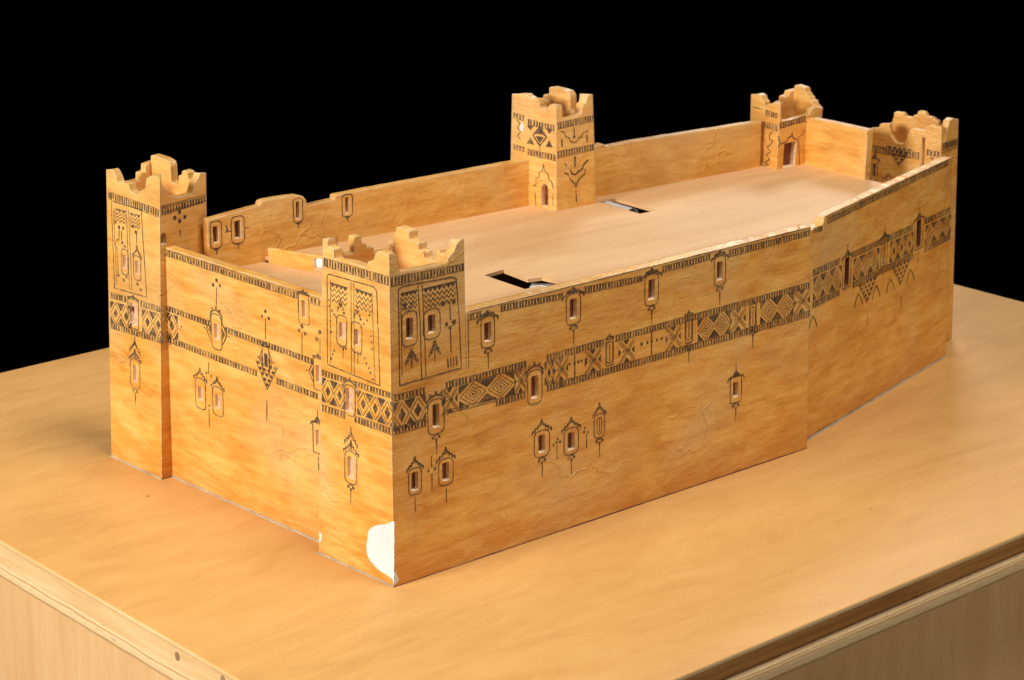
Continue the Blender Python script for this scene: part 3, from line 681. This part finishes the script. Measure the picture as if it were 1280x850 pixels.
# --- ornament bands
def interp(m, t): return m[1]+(m[3]-m[1])*t, m[2]+(m[4]-m[2])*t
def draw_dent(bm, face, m):
    _, u0, v0, u1, v1, h0, h1, step = m
    n = max(2, int(abs(u1-u0)/step)); th = .0006
    P = lambda t, k: (u0+(u1-u0)*t, v0+(v1-v0)*t-(h0+(h1-h0)*t)*k)
    stroke(bm, face, [P(0, 0), P(1, 0)], th); stroke(bm, face, [P(0, 1), P(1, 1)], th)
    for i in range(n):
        t = (i+.5+R(-.1, .1))/n; hw = R(.23, .34)/n
        a, b = R(.0, .14), R(.84, 1.0)
        sk = R(-.08, .08)/n
        ipoly(bm, face, [P(t-hw, b), P(t+hw, b+R(-.05, .05)), P(t+hw+sk, a), P(t-hw+sk, a+R(-.05, .05))])
def draw_band(bm, face, m):
    _, u0, v0, u1, v1, h0, h1, cells = m
    n = len(cells); narrow = abs(u1-u0)/n < .026
    def Q(i, x, y):                                     # x, y in 0..1 inside cell i
        t = (i+x)/n; return (u0+(u1-u0)*t, v0+(v1-v0)*t+(h0+(h1-h0)*t)*(.04+.92*y))
    for i, ci in enumerate(cells):
        ch = 'DFXHWdt'[ci] if ci < 7 else 'W'
        L = lambda w, *p: stroke(bm, face, [Q(i, *q) for q in p], w*.72)
        F_ = lambda *p: ipoly(bm, face, [Q(i, *q) for q in p])
        if ch in 'DFdt':
            L(.0009, (.04, .5), (.5, .97), (.96, .5), (.5, .03), (.04, .5))
            if narrow: F_((.3, .5), (.5, .72), (.7, .5), (.5, .28))
            else: L(.0009, (.2, .5), (.5, .81), (.8, .5), (.5, .19), (.2, .5))
            if narrow and ch != 'F': pass
            elif ch == 'F':
                for x, y in ((.5, .66), (.5, .34), (.36, .5), (.64, .5)): F_((x-.09, y), (x, y-.1), (x+.09, y), (x, y+.1))
            elif ch != 't':
                L(.0008, (.34, .5), (.5, .67), (.66, .5), (.5, .33), (.34, .5))
                F_((.45, .5), (.5, .44), (.55, .5), (.5, .56))
            for sy in (0, 1):                            # filled corner triangles with a light gap to the diamond
                y = lambda a: a if sy == 0 else 1-a
                F_((.0, y(.0)), (.0, y(.36)), (.36, y(.0)))
                F_((1.0, y(.0)), (.64, y(.0)), (1.0, y(.36)))
        elif ch == 'X' or ch == 'H':
            for (a, b) in (((0, 0), (1, 1)), ((0, 1), (1, 0))):
                L(.0009, (a[0], a[1]), (b[0], b[1])); L(.0009, (a[0]+.13, a[1]), (b[0]+.0, b[1]+(.13 if b[1] < .5 else -.13)))
            F_((.3, 0), (.7, 0), (.5, .22)); F_((.3, 1), (.5, .78), (.7, 1))
            F_((0, .32), (.0, .68), (.17, .5)); F_((1, .32), (.83, .5), (1, .68))
            dot(bm, face, *Q(i, .32, .5), .0022); dot(bm, face, *Q(i, .68, .5), .0022)
def draw_mark(bm, face, m, ):
    k = m[0]
    if k == 'dent': draw_dent(bm, face, m)
    elif k == 'band': draw_band(bm, face, m)
    elif k == 'line': stroke(bm, face, m[2], m[1])
    elif k == 'dots':
        for u, v in m[2]: dot(bm, face, u, v, m[1])
    elif k == 'zig':
        _, a, b, h, rows, n = m
        for r in range(rows):
            y = -h*r/rows; P = []
            for i in range(2*n+1):
                t = i/(2*n); P.append((a[0]+(b[0]-a[0])*t, a[1]+(b[1]-a[1])*t+y-(h/rows*.75 if i % 2 else 0)))
            stroke(bm, face, P, .0008, jit=.0001)
            if r == 0:
                for i in range(0, 2*n-1, 2): ipoly(bm, face, [P[i], P[i+2], P[i+1]])
        stroke(bm, face, [a, b], .0008)
    elif k == 'tree':
        _, u, v, s, kind = m
        if kind == 'up':
            stroke(bm, face, [(u, v-.6*s), (u, v+.5*s)], .0013)
            for k2, y in ((.30, .25), (.42, 0)):
                for q in (-1, 1): stroke(bm, face, [(u, v+(y+.12)*s), (u+q*k2*.5*s, v+(y+.05)*s), (u+q*k2*.6*s, v+(y-.12)*s), (u+q*k2*s, v+(y-.15)*s), (u+q*k2*1.05*s, v+(y-.32)*s)], .0017)
            dot(bm, face, u, v+.5*s, .004)
        elif kind == 'down':
            stroke(bm, face, [(u, v+.5*s), (u, v-.5*s)], .0008)
            for x in (-.35, .35): dot(bm, face, u+x*s, v+.35*s, .003)
            dot(bm, face, u, v+.25*s, .003)
        else:
            for x, y in ((0, .6), (-.2, .2), (.2, .2), (-.4, -.2), (.4, -.2), (0, 0), (-.55, -.5), (.5, -.5)): dot(bm, face, u+x*s, v+y*s, .0032)
    elif k == 'checker':
        _, u, v, w, h = m; rows = 5
        for r in range(rows):
            n = rows-r
            for i in range(n):
                x = u+(i-(n-1)/2)*w/rows; y = v+h*(.5-r/rows)
                ipoly(bm, face, [(x-w/rows*.28, y), (x+w/rows*.28, y), (x+w/rows*.28, y-h/rows*.62), (x-w/rows*.28, y-h/rows*.62)])
        stroke(bm, face, [(u-w*.52, v+h*.52), (u, v-h*.55), (u+w*.52, v+h*.52)], .0009)
    elif k == 'flower':
        _, u, v, w, h = m
        stroke(bm, face, [(u-w/2, v), (u, v+h/2), (u+w/2, v), (u, v-h/2)], .0016, closed=True)
        ipoly(bm, face, [(u-w*.4, v+h*.05), (u, v+h*.42), (u+w*.4, v+h*.05), (u+w*.15, v+h*.1), (u-w*.15, v+h*.1)])
        ipoly(bm, face, [(u-w*.3, v-h*.05), (u-w*.1, v-h*.02), (u+w*.1, v-h*.02), (u+w*.3, v-h*.05), (u, v-h*.38)])
        for q in (-1, 1):
            ipoly(bm, face, [(u+q*w*.95, v+h*.45), (u+q*w*.4, v+h*.5), (u+q*w*.7, v+h*.2)])
            ipoly(bm, face, [(u+q*w*.95, v-h*.5), (u+q*w*.4, v-h*.5), (u+q*w*.7, v-h*.12)])
        stroke(bm, face, [(u, v-h*.4), (u, v-h*.75)], .0011)
    elif k == 'chip':
        q = []
        for (a, b_) in zip(m[1], m[1][1:]+m[1][:1]):
            L = math.hypot(b_[0]-a[0], b_[1]-a[1]); n = max(1, int(L/.0018))
            for i in range(n):
                t = i/n; j = .0005 if i else .0002
                q.append((a[0]+(b_[0]-a[0])*t+R(-j, j), a[1]+(b_[1]-a[1])*t+R(-j, j)))
        vs = [bm.verts.new(face.P(u, v, .0003)) for u, v in q]
        for t in tess([q]): bm.faces.new([vs[i] for i in t]).material_index = 3

# --- windows: every one an object of its own that closes the hole left in its wall
WIN_LABEL = {}
def hole_of(m, jit=True):
    _, u, v, w, h = m[:5]
    rs = random.getstate(); random.seed(int(u*1e5)+int(v*1e5))
    if m[9] == 'door' and h < .04 and w < .014:          # little arched doorway
        P = [(u-w/2, v-h/2), (u+w/2, v-h/2), (u+w/2, v+h*.28), (u+w*.3, v+h*.43), (u, v+h/2), (u-w*.3, v+h*.43), (u-w/2, v+h*.28)]
    elif m[9] == 'door': P = [(u-w/2, v-h/2), (u+w/2, v-h/2), (u+w/2, v+h/2), (u-w/2, v+h/2)]
    else: P = rrect(u, v, w*1.12, h*1.02, .16, .0003)
    random.setstate(rs); return P
PALE = [FC[k] for k in ('near_left', 'WL', 'left_left')]
def make_window(face, m, parent, depth=.006):
    _, u, v, w, h, ow, oh, hd, dr, kind, oy, label = m
    bm = bmesh.new()
    name = 'doorway' if kind == 'door' else 'window'
    if kind in ('open', 'door', 'white'):
        P = hole_of(m); pale = face in PALE; depth = .0042 if pale else .0062; dd = {'door': .0095, 'white': .003}.get(kind, depth)
        k = len(P); a = [bm.verts.new(face.P(*p)) for p in P]
        q = [bm.verts.new(face.P(u+(p[0]-u)*.93, v+(p[1]-v)*.96, -dd)) for p in P]
        for i in range(k):
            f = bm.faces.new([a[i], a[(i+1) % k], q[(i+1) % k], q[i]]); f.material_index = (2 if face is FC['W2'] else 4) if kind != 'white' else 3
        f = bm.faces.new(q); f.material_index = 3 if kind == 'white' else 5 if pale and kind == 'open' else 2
    else:
        stroke(bm, face, rrect(u, v, w, h, .3), .0009, closed=True)
        if w > .005: stroke(bm, face, [(u, v-h*.4), (u, v+h*.4)], .001)
        else: ipoly(bm, face, rrect(u, v, w*.8, h*.9, .3))
    if kind != 'door' and kind != 'white':
        r = .12 if hd in ('spike', 'flat') else .28
        stroke(bm, face, rrect(u, v+oy, ow, oh, r), .0010, closed=True)
        if hd: hood(bm, face, u, v+oy+oh/2, ow, hd)
        if dr: drop(bm, face, u, v+oy-oh/2 if dr != 'lobes' else v+oy-oh/2, ow, dr, oh)
    o = link(name, bm, [M_PAINT, M_INK, M_DARK, M_WHITE, M_JAMB, M_PALE], parent)
    if label: o['label'] = label
    return o

def dress(bm, names):
    for k in names:
        for m in DATA['marks'].get(k, []):
            if m[0] != 'win': draw_mark(bm, FC[k], m)
def windows(names, parent):
    for k in names:
        for m in DATA['marks'].get(k, []):
            if m[0] == 'win': make_window(FC[k], m, parent)
def holes(k): return [hole_of(m) for m in DATA['marks'].get(k, []) if m[0] == 'win' and m[9] in ('open', 'door', 'white')]

# --- walls: boards with an outline in wall coordinates
def rough_top(top, amp=.00035):
    """subdivide the top edge and let it waver slightly"""
    out = [top[0]]
    for a, b in zip(top, top[1:]):
        L = b[0]-a[0]; n = max(1, int(abs(L)/.012))
        for k in range(1, n+1):
            t = k/n; out.append((a[0]+(b[0]-a[0])*t, a[1]+(b[1]-a[1])*t+(R(-amp, amp) if k < n else 0)))
    return out
def board(k, top, t, v0, parent, extra=()):
    f = FC[k]; bm = bmesh.new()
    top = rough_top(sorted([tuple(p) for p in top]) if top[0][0] > top[-1][0] else [tuple(p) for p in top])
    base = [(top[0][0], v0), (top[-1][0], v0)]
    loop = [base[0], base[1]]+top[::-1]
    out = [bm.verts.new(f.P(*p)) for p in loop]; inn = [bm.verts.new(f.P(p[0], p[1], -t)) for p in loop]
    hs = holes(k)
    tris = tess([loop]+hs)
    allv = out+[bm.verts.new(f.P(*p)) for h in hs for p in h]
    for tr in tris: bm.faces.new([allv[i] for i in tr])
    for tr in tess([loop]): bm.faces.new([inn[i] for i in tr][::-1])
    n = len(loop)
    for i in range(n):
        j = (i+1) % n; bm.faces.new([out[i], inn[i], inn[j], out[j]])
    bmesh.ops.recalc_face_normals(bm, faces=bm.faces)
    dress(bm, (k,)+tuple(extra))
    o = link('wall', bm, [M_PAINT, M_INK, M_DARK, M_WHITE], parent)
    windows((k,)+tuple(extra), o)
    return o

def tower(key, t, vfloor, farL, farR, parent, label=None, v0=0.0):
    T = {c: (Vector(a), Vector(b)) for c, (a, b) in TW[key].items()}
    def C(c, v): a, b = T[c]; return a+(b-a)*((v-a.z)/(b.z-a.z))
    def Q(s, r, v): return C('N', v)*(1-s)*(1-r)+C('R', v)*s*(1-r)+C('L', v)*(1-s)*r+C('F', v)*s*r
    fl, fr, gl, gr = FC[key+'_left'], FC[key+'_right'], FC[key+'_farL'], FC[key+'_farR']
    pl = [list(p) for p in DATA['prof'][key+'_left']]; p_r = [list(p) for p in DATA['prof'][key+'_right']]
    pl[0][0] = 0; p_r[0][0] = 0; hN = (pl[0][1]+p_r[0][1])/2; pl[0][1] = p_r[0][1] = hN; pl[-1][0] = fl.W; p_r[-1][0] = fr.W
    hL, hR = pl[-1][1], p_r[-1][1]
    pl[1][1] = hN-.0003; 
    PF = {'l': [(p[0]/fl.W, p[1]) for p in pl], 'r': [(p[0]/fr.W, p[1]) for p in p_r],
          'gl': [(0, hL)]+farL, 'gr': [(0, hR)]+farR}
    kk = {'near': .70, 'left': .71, 'mid': .76, 'back': .65, 'right': .52}[key]
    def squash(l): lo = min(y for x, y in l); return [(x, lo+(y-lo)*kk) for x, y in l]
    farL, farR = squash(farL), squash(farR)
    dz = hL-DATA['old_left'].get(key, hL); farL = [(x, y+dz) for x, y in farL]; farR = [(x, y+dz) for x, y in farR]; vfloor += dz
    PF['gl'] = [(0, hL)]+farL; PF['gr'] = [(0, hR)]+farR
    hF = farL[-1][1]; PF['gr'][-1] = (1, hF)
    ts, tr = t/fr.W, t/fl.W
    bm = bmesh.new()
    pos = {'l': lambda x: (0, x), 'r': lambda x: (x, 0), 'gl': lambda x: (x, 1), 'gr': lambda x: (1, x)}
    fk = {'l': key+'_left', 'r': key+'_right', 'gl': key+'_farL', 'gr': key+'_farR'}
    for k, prof in PF.items():
        # soften the carved steps
        q = [prof[0]]
        for a, b, c in zip(prof, prof[1:], prof[2:]):
            la = min(.35, .0012/max(1e-6, math.hypot((b[0]-a[0])*.1, b[1]-a[1]))); lc = min(.35, .0012/max(1e-6, math.hypot((c[0]-b[0])*.1, c[1]-b[1])))
            q.append((b[0]+(a[0]-b[0])*la, b[1]+(a[1]-b[1])*la)); q.append((b[0]+(c[0]-b[0])*lc, b[1]+(c[1]-b[1])*lc))
        q.append(prof[-1]); prof = q
        W = FC[fk[k]].W
        loop = [(0, v0), (W, v0)]+[(x*W, y) for x, y in prof[::-1]]
        hs = holes(fk[k])
        tris = tess([loop]+hs)
        flat_ = loop+[p for h in hs for p in h]
        vs = [bm.verts.new(Q(*pos[k](p[0]/W), p[1])) for p in flat_]
        for a in tris: bm.faces.new([vs[i] for i in a])
        def inner(x, y):
            s, r = pos[k](x); return Q(min(max(s, ts), 1-ts), min(max(r, tr), 1-tr), y)
        tt = ts if k in ('r', 'gl') else tr
        O = [bm.verts.new(Q(*pos[k](x), y)) for x, y in prof]; I = [bm.verts.new(inner(x, y)) for x, y in prof]
        for i in range(len(prof)-1): bm.faces.new([O[i], O[i+1], I[i+1], I[i]])
        # inner wall from the profile down to the floor of the turret
        ip = [(min(max(x, tt), 1-tt), y) for x, y in prof]
        lp = [(tt, vfloor), (1-tt, vfloor)]
        ys = sorted(set(ip), key=lambda p: p[0])
        A = []
        for p in ip[::-1]:
            if not A or abs(p[0]-A[-1][0]) > 1e-5 or abs(p[1]-A[-1][1]) > 1e-5: A.append(p)
        # keep only the lowest/outermost height where several points fall on one corner
        def corner(pts, x):
            c = [p for p in pts if abs(p[0]-x) < 1e-5]; return c
        lpp = lp+A
        iv = [bm.verts.new(inner(x, y)) for x, y in lpp]
        for a in tess([[(x*W, y) for x, y in lpp]]):
            try: bm.faces.new([iv[i] for i in a])
            except ValueError: pass
    bm.faces.new([bm.verts.new(Q(s, r, vfloor)) for s, r in ((ts, tr), (1-ts, tr), (1-ts, 1-tr), (ts, 1-tr))])
    bmesh.ops.remove_doubles(bm, verts=bm.verts, dist=.00002)
    bmesh.ops.recalc_face_normals(bm, faces=bm.faces)
    names = (key+'_left', key+'_right')
    dress(bm, names)
    o = link('tower', bm, [M_PAINT, M_INK, M_DARK, M_WHITE], parent)
    if label: o['label'] = label
    windows(names, o)
    return o

# ------------------------------------------------------------------ the model building
fort = empty('fortress_model', (0, 0, 0), 'painted wooden model of a walled fortress with five crenellated corner towers, standing on the table', 'model building')
O_ = DATA['outl']
w1, wl, w2 = FC['W1'], FC['WL'], FC['W2']
board('W1', [(-0.0001, .3027), (w1.W, .3033)], .0165, 0, fort)['label'] = 'long front wall with a diamond band and four slit windows under its rim'
board('WL', [(.0, .3035), (.3451, .3028), (wl.W, .2995)], .014, 0, fort)['label'] = 'left end wall in the light with faded ornaments'
board('W2', [(0, .2905)]+O_['W2'][:-1]+[(w2.W, .3055)], .014, 0, fort)['label'] = 'angled right part of the front wall, cracked near its foot'
board('BW1', O_['BW1'][:-1]+[(FC['BW1'].W+.012, .3325)], .012, 0, fort)['label'] = 'long back wall with a step in its rim'
board('BW2', [(-.035, .3370)]+O_['BW2'][1:], .012, 0, fort)
board('FW', O_['FW'], .012, 0, fort)
# far outer wall that closes the back between the last two towers
a, b = Vector((1.060, .345, 0)), Vector((1.135, .284, 0))
FC['EW'] = Face(a, b, a+Vector((0, 0, .3)), b+Vector((0, 0, .3)), outward=True)
board('EW', [(0, .20), (FC['EW'].W, .20)], .010, 0, fort)

tower('near', .0125, .325, [(.10, .384), (.12, .374), (.20, .372), (.215, .366), (.335, .3655), (.34, .392), (.43, .3925), (.44, .379), (.50, .377), (.51, .370), (.60, .3685), (.61, .357), (.86, .3565), (.88, .368), (.94, .370), (.95, .381), (1, .382)],
      [(.13, .384), (.14, .373), (.22, .372), (.23, .379), (.29, .378), (.30, .357), (.46, .3565), (.47, .366), (.54, .367), (.55, .379), (.68, .380), (.69, .395), (.88, .3965), (.89, .384), (1, .382)], fort, 'nearest corner tower with carved door panels on both faces and a white chip at its foot')
tower('left', .0115, .33, [(.12, .386), (.13, .374), (.24, .373), (.25, .362), (.62, .361), (.63, .373), (.74, .374), (.75, .386), (1, .388)],
      [(.10, .389), (.11, .377), (.20, .376), (.21, .389), (.31, .390), (.33, .380), (.38, .379), (.39, .362), (.52, .362), (.53, .392), (.56, .398), (.64, .401), (.88, .402), (.91, .398), (.92, .388), (1, .388)], fort, 'far left corner tower leaning slightly, ornaments faded')
tower('mid', .0125, .385, [(.14, .440), (.15, .428), (.28, .427), (.29, .418), (.7, .419), (.71, .430), (.84, .431), (.85, .439), (1, .440)],
      [(.12, .440), (.13, .428), (.24, .427), (.25, .416), (.36, .416), (.37, .446), (.42, .453), (.55, .455), (.80, .457), (.86, .454), (.88, .440), (1, .440)], fort, 'tall middle tower rising from the back of the roof')
tower('back', .0110, .33, [(.14, .390), (.15, .378), (.34, .377), (.35, .368), (.52, .368), (.53, .380), (.64, .381), (.65, .392), (.76, .393), (.77, .402), (1, .404)],
      [(.16, .377), (.17, .383), (.28, .384), (.29, .390), (.36, .391), (.40, .397), (.46, .399), (.47, .406), (.52, .409), (.80, .411), (.84, .408), (.85, .402), (1, .404)], fort, 'back corner tower with an open doorway')
tower('right', .0110, .275, [(.12, .330), (.13, .316), (.3, .315), (.31, .304), (.66, .304), (.67, .318), (.84, .319), (.85, .332), (1, .334)],
      [(.12, .346), (.13, .330), (.24, .329), (.25, .346), (.29, .347), (.33, .354), (.42, .356), (.43, .364), (.47, .368), (.54, .367), (.55, .355), (.60, .354), (.61, .346), (.72, .347), (.74, .356), (.88, .356), (.89, .336), (1, .334)], fort, 'right corner tower behind the angled wall')

# roof deck with its two openings
def sheet(name, loops, z, th, mat, parent, tilt=None):
    bm = bmesh.new(); Z = tilt or (lambda x, y: z)
    pts = [p for l in loops for p in l]
    tris = tess(loops)
    a = [bm.verts.new((x, y, Z(x, y))) for x, y in pts]; b = [bm.verts.new((x, y, Z(x, y)-th)) for x, y in pts]
    for t in tris: bm.faces.new([a[i] for i in t]); bm.faces.new([b[i] for i in t][::-1])
    k = 0
    for l in loops:
        n = len(l)
        for i in range(n):
            j = (i+1) % n; bm.faces.new([a[k+i], a[k+j], b[k+j], b[k+i]])
        k += n
    bmesh.ops.recalc_face_normals(bm, faces=bm.faces)
    return link(name, bm, [mat], parent)
deck_out = [(.1405, .4470), (.62, .4270), (.69, .3990), (1.045, .3790), (1.052, .340), (1.046, .2162), (1.046, .115), (.70, .0235), (.60, .0125), (.104, .0125), (.106, .135), (.165, .332)]
h1_ = [(.2960, .1165), (.3200, .1165), (.3200, .075), (.3580, .075), (.3465, .1424), (.3275, .1470), (.3325, .1995), (.2980, .1957)]
h2_ = [(.6560, .2905), (.6872, .2875), (.6890, .3760), (.6590, .3760)]
sheet('roof_deck', [deck_out, h1_, h2_], .267, .0045, M_DECK, fort)['label'] = 'bare plywood roof with two rectangular openings'
sheet('roof_terrace', [[(.024, .10), (.1045, .10), (.1065, .135), (.166, .332), (.1405, .4330), (.1405, .447), (.010, .449)]], .2605, .006, M_DECK, fort)['label'] = 'small lower roof terrace behind the left wall'
# low riser between terrace and roof, with a whitened opening
def riser(p, q):
    a = Vector((*p, .25)); b = Vector((*q, .25))
    return Face(a, b, a+Vector((0, 0, .04)), b+Vector((0, 0, .04)), ref=Vector((.5, .3, .15)), outward=True)
FC['RS'] = riser((.1401, .4330), (.1665, .330)); uu = FC['RS'].W
DATA['marks']['RS'] = [['win', uu*.835, .2710, .024, .0180, .02, .02, None, None, 'white', 0, 'bright white opening in the low riser']]
board('RS', [(0, .2800), (uu, .2840)], .006, .25, fort)
FC['RT'] = riser((.1665, .330), (.106, .135))
board('RT', [(0, .274), (FC['RT'].W, .272)], .006, .25, fort)

# thin glue lines where the boards stand on the table, and one dark gap strip
def glue(p, q, n_, w=.0024, mat=M_GLUE, h=.0009):
    p, q, n_ = Vector((*p, 0)), Vector((*q, 0)), Vector((*n_, 0)).normalized(); bm = bmesh.new(); k = 24
    rows = []
    for i in range(k+1):
        a = p.lerp(q, i/k)-n_*.0005; ww = w*R(.55, 1.15)
        rows.append([bm.verts.new(a+Vector((0, 0, h))), bm.verts.new(a+n_*ww*.6+Vector((0, 0, h*.8))), bm.verts.new(a+n_*ww+Vector((0, 0, -.0012)))])
    for a, b_ in zip(rows, rows[1:]):
        for j in range(2): bm.faces.new([a[j], a[j+1], b_[j+1], b_[j]])
    return link('glue_gap_line', bm, [mat], fort)
glue((0, .001), (-.0066, .1359), (-1, 0)); glue((-.0178, .4561), (-.0219, .5712), (-1, 0)); glue((-.0066, .136), (.0147, .1375), (0, 1))
glue((.0143, .137), (-.0019, .4603), (-1, -.05), .002); glue((.69, .0155), (1.1377, .1307), (.24, -.97), .0022)
glue((.0, .0), (.6891, 0), (0, -1), .0009, M_DARK, .0009)  # no glue: dark strip stands in for the shaded gap under the front wall

# white things lying inside the roof openings
def tube(bm, a, b, r, n=20, r_in=None):
    a, b = Vector(a), Vector(b); d = (b-a).normalized(); x = d.cross(Vector((0, 0, 1))).normalized(); y = x.cross(d)
    ra = [bm.verts.new(a+x*r*math.cos(k*2*math.pi/n)+y*r*math.sin(k*2*math.pi/n)) for k in range(n)]
    rb = [bm.verts.new(b+x*r*math.cos(k*2*math.pi/n)+y*r*math.sin(k*2*math.pi/n)) for k in range(n)]
    for k in range(n): bm.faces.new([ra[k], ra[(k+1) % n], rb[(k+1) % n], rb[k]])
    if r_in:
        for ring, c, sg in ((ra, a, 1), (rb, b, -1)):
            ri = [bm.verts.new(c+x*r_in*math.cos(k*2*math.pi/n)+y*r_in*math.sin(k*2*math.pi/n)) for k in range(n)]
            rj = [bm.verts.new(v.co+d*sg*.02) for v in ri]
            for k in range(n):
                bm.faces.new([ring[k], ring[(k+1) % n], ri[(k+1) % n], ri[k]]); bm.faces.new([ri[k], ri[(k+1) % n], rj[(k+1) % n], rj[k]])
    else: bm.faces.new(ra); bm.faces.new(rb[::-1])
bm = bmesh.new(); tube(bm, (.6715, .322, .2515), (.6745, .392, .2522), .0142, 28, .009)
o = link('paper_roll', bm, [M_WHITE], None, True); o['label'] = 'white roll lying inside the roof opening beside the tall middle tower'; o['category'] = 'roll'
bm = bmesh.new()
P = [(.318, .118), (.352, .105), (.366, .128), (.358, .150), (.343, .158), (.322, .138)]
lo = [bm.verts.new((x+R(-.001, .001), y+R(-.001, .001), .225)) for x, y in P]; hi = [bm.verts.new((x, y, .2575+R(-.002, .001))) for x, y in P]
for i in range(6): bm.faces.new([lo[i], lo[(i+1) % 6], hi[(i+1) % 6], hi[i]])
bm.faces.new(hi); bm.faces.new(lo[::-1])
bmesh.ops.recalc_face_normals(bm, faces=bm.faces)
o = link('plaster_lump', bm, [M_WHITE]); o['label'] = 'white plaster lump showing in the roof opening close to the front wall'; o['category'] = 'plaster lump'

# ------------------------------------------------------------------ the table
ROT = DATA['table']['rot']
tab = empty('display_table', (0, 0, -.001), 'beech veneered display table with plywood edges under the fortress model', 'table', rz=ROT)
X0, X1, Y0, Y1 = -.2664, 1.4609, -.372, .9742
def box(bm, x0, x1, y0, y1, z0, z1, mi=0, bev=0):
    v = [bm.verts.new((x, y, z)) for z in (z0, z1) for x, y in ((x0, y0), (x1, y0), (x1, y1), (x0, y1))]
    fs = [(0, 1, 5, 4), (1, 2, 6, 5), (2, 3, 7, 6), (3, 0, 4, 7), (4, 5, 6, 7), (3, 2, 1, 0)]
    F2 = [bm.faces.new([v[i] for i in f]) for f in fs]
    for f in F2: f.material_index = mi
    if bev: bmesh.ops.bevel(bm, geom=list({e for f in F2 for e in f.edges}), offset=bev, segments=2, affect='EDGES', profile=.6)
bm = bmesh.new(); box(bm, X0, X1, Y0, Y1, -.0062, .0, 0, .0020)
for f in bm.faces:
    if abs(f.normal.z) < .4: f.material_index = 1
# a few scratches and nicks in the veneer
for x0_, y0_, x1_, y1_, w_, mi_ in ((.556, -.266, .592, -.259, .0011, 1), (.566, -.200, .571, -.197, .0012, 1), (.585, -.203, .589, -.201, .0014, 2), (-.06, .419, -.054, .421, .0022, 2), (.93, -.21, .958, -.203, .0008, 1), (.21, -.27, .222, -.262, .0007, 1), (1.22, .02, 1.27, .035, .0012, 1), (-.17, .62, -.13, .66, .0008, 1)):
    d_ = Vector((x1_-x0_, y1_-y0_, 0)); n_ = Vector((-d_.y, d_.x, 0)).normalized()*w_/2; a_ = Vector((x0_, y0_, .00025)); m_ = a_+d_*.5
    f_ = bm.faces.new([bm.verts.new(p_) for p_ in (a_, m_-n_, a_+d_, m_+n_)]); f_.material_index = mi_
link('tabletop', bm, [M_TABLE, M_LATH, M_DARK], tab)
bm = bmesh.new(); box(bm, X0+.0006, X0+.022, Y0+.0095, Y1, -.0298, -.0063, 0, .0006)
side = link('edge_lath', bm, [M_LATH], tab)
bm = bmesh.new(); box(bm, X0+.0226, X1, Y0+.0095, Y0+.03, -.0298, -.0063)
link('fascia', bm, [M_FASCIA], tab)
bm = bmesh.new(); box(bm, X0+.0012, X1, Y0-.0015, Y1, -.0535, -.0302, 0, .0075)
link('plywood_rim', bm, [M_PLY], tab)
bm = bmesh.new(); box(bm, X0+.0075, X0+.0275, Y0+.032, Y1, -.75, -.0536)
link('side_panel', bm, [M_PANEL], tab)
bm = bmesh.new(); box(bm, X0+.028, X1, Y0+.032, Y0+.05, -.75, -.0536)
link('front_panel', bm, [M_PANEL], tab)
# two bored screw holes in the lath (dark sunk plugs)
c, s = math.cos(ROT), math.sin(ROT)
for (wx, wy, wz) in ((-.2668, .0353, -.0137), (-.2658, -.0503, -.0100)):
    y = -s*wx+c*wy
    bm = bmesh.new(); n = 18; r = .0046
    a = [bm.verts.new((X0+.0003, y+r*math.cos(k*2*math.pi/n), wz-.0015+r*1.15*math.sin(k*2*math.pi/n))) for k in range(n)]
    b = [bm.verts.new((X0+.0009, y+r*.8*math.cos(k*2*math.pi/n), wz-.0015+r*.95*math.sin(k*2*math.pi/n))) for k in range(n)]
    bm.faces.new(a[::-1])
    h_ = link('screw_hole', bm, [M_HOLE], side)

# ------------------------------------------------------------------ camera, lights, world
cd = DATA['cam']
cam = bpy.data.cameras.new('camera'); co = bpy.data.objects.new('camera', cam); COL.objects.link(co)
r, u, fw = Vector(cd['r']), Vector(cd['u']), Vector(cd['fw'])
M = Matrix((r, u, -fw)).transposed().to_4x4(); M.translation = Vector(cd['C']); co.matrix_world = M
cam.sensor_width = 36; cam.lens = cd['f']/1280*36; cam.clip_start = .05; cam.clip_end = 100
cam.dof.use_dof = True; cam.dof.focus_distance = 2.62; cam.dof.aperture_fstop = 14
scn.camera = co

def area(name, loc, target, size, power, col=(1, .97, .93)):
    l = bpy.data.lights.new(name, 'AREA'); l.shape = 'RECTANGLE'; l.size = size[0]; l.size_y = size[1]; l.energy = power; l.color = col
    o = bpy.data.objects.new(name, l); COL.objects.link(o); o.location = loc
    d = (Vector(target)-Vector(loc)).normalized(); o.rotation_euler = d.to_track_quat('-Z', 'Y').to_euler(); return o
area('key_softbox', (-2.9, .3, 1.35), (.2, .2, .1), (.9, .9), 148)
area('top_softbox', (.35, -.75, 2.9), (.5, .15, .0), (1.1, .8), 63)
area('front_fill', (1.3, -3.0, .35), (.5, 0, .1), (1.6, 1.0), 25, (1, .93, .82))
area('rim_softbox', (2.6, 1.7, 1.7), (.6, .2, .2), (.6, .6), 22)

w = bpy.data.worlds.new('World'); scn.world = w; w.use_nodes = True
w.node_tree.nodes['Background'].inputs[0].default_value = (0, 0, 0, 1)
scn.render.engine = 'CYCLES'
scn.view_settings.view_transform = 'Standard'; scn.view_settings.look = 'None'
scn.view_settings.exposure = 0; scn.view_settings.gamma = 1
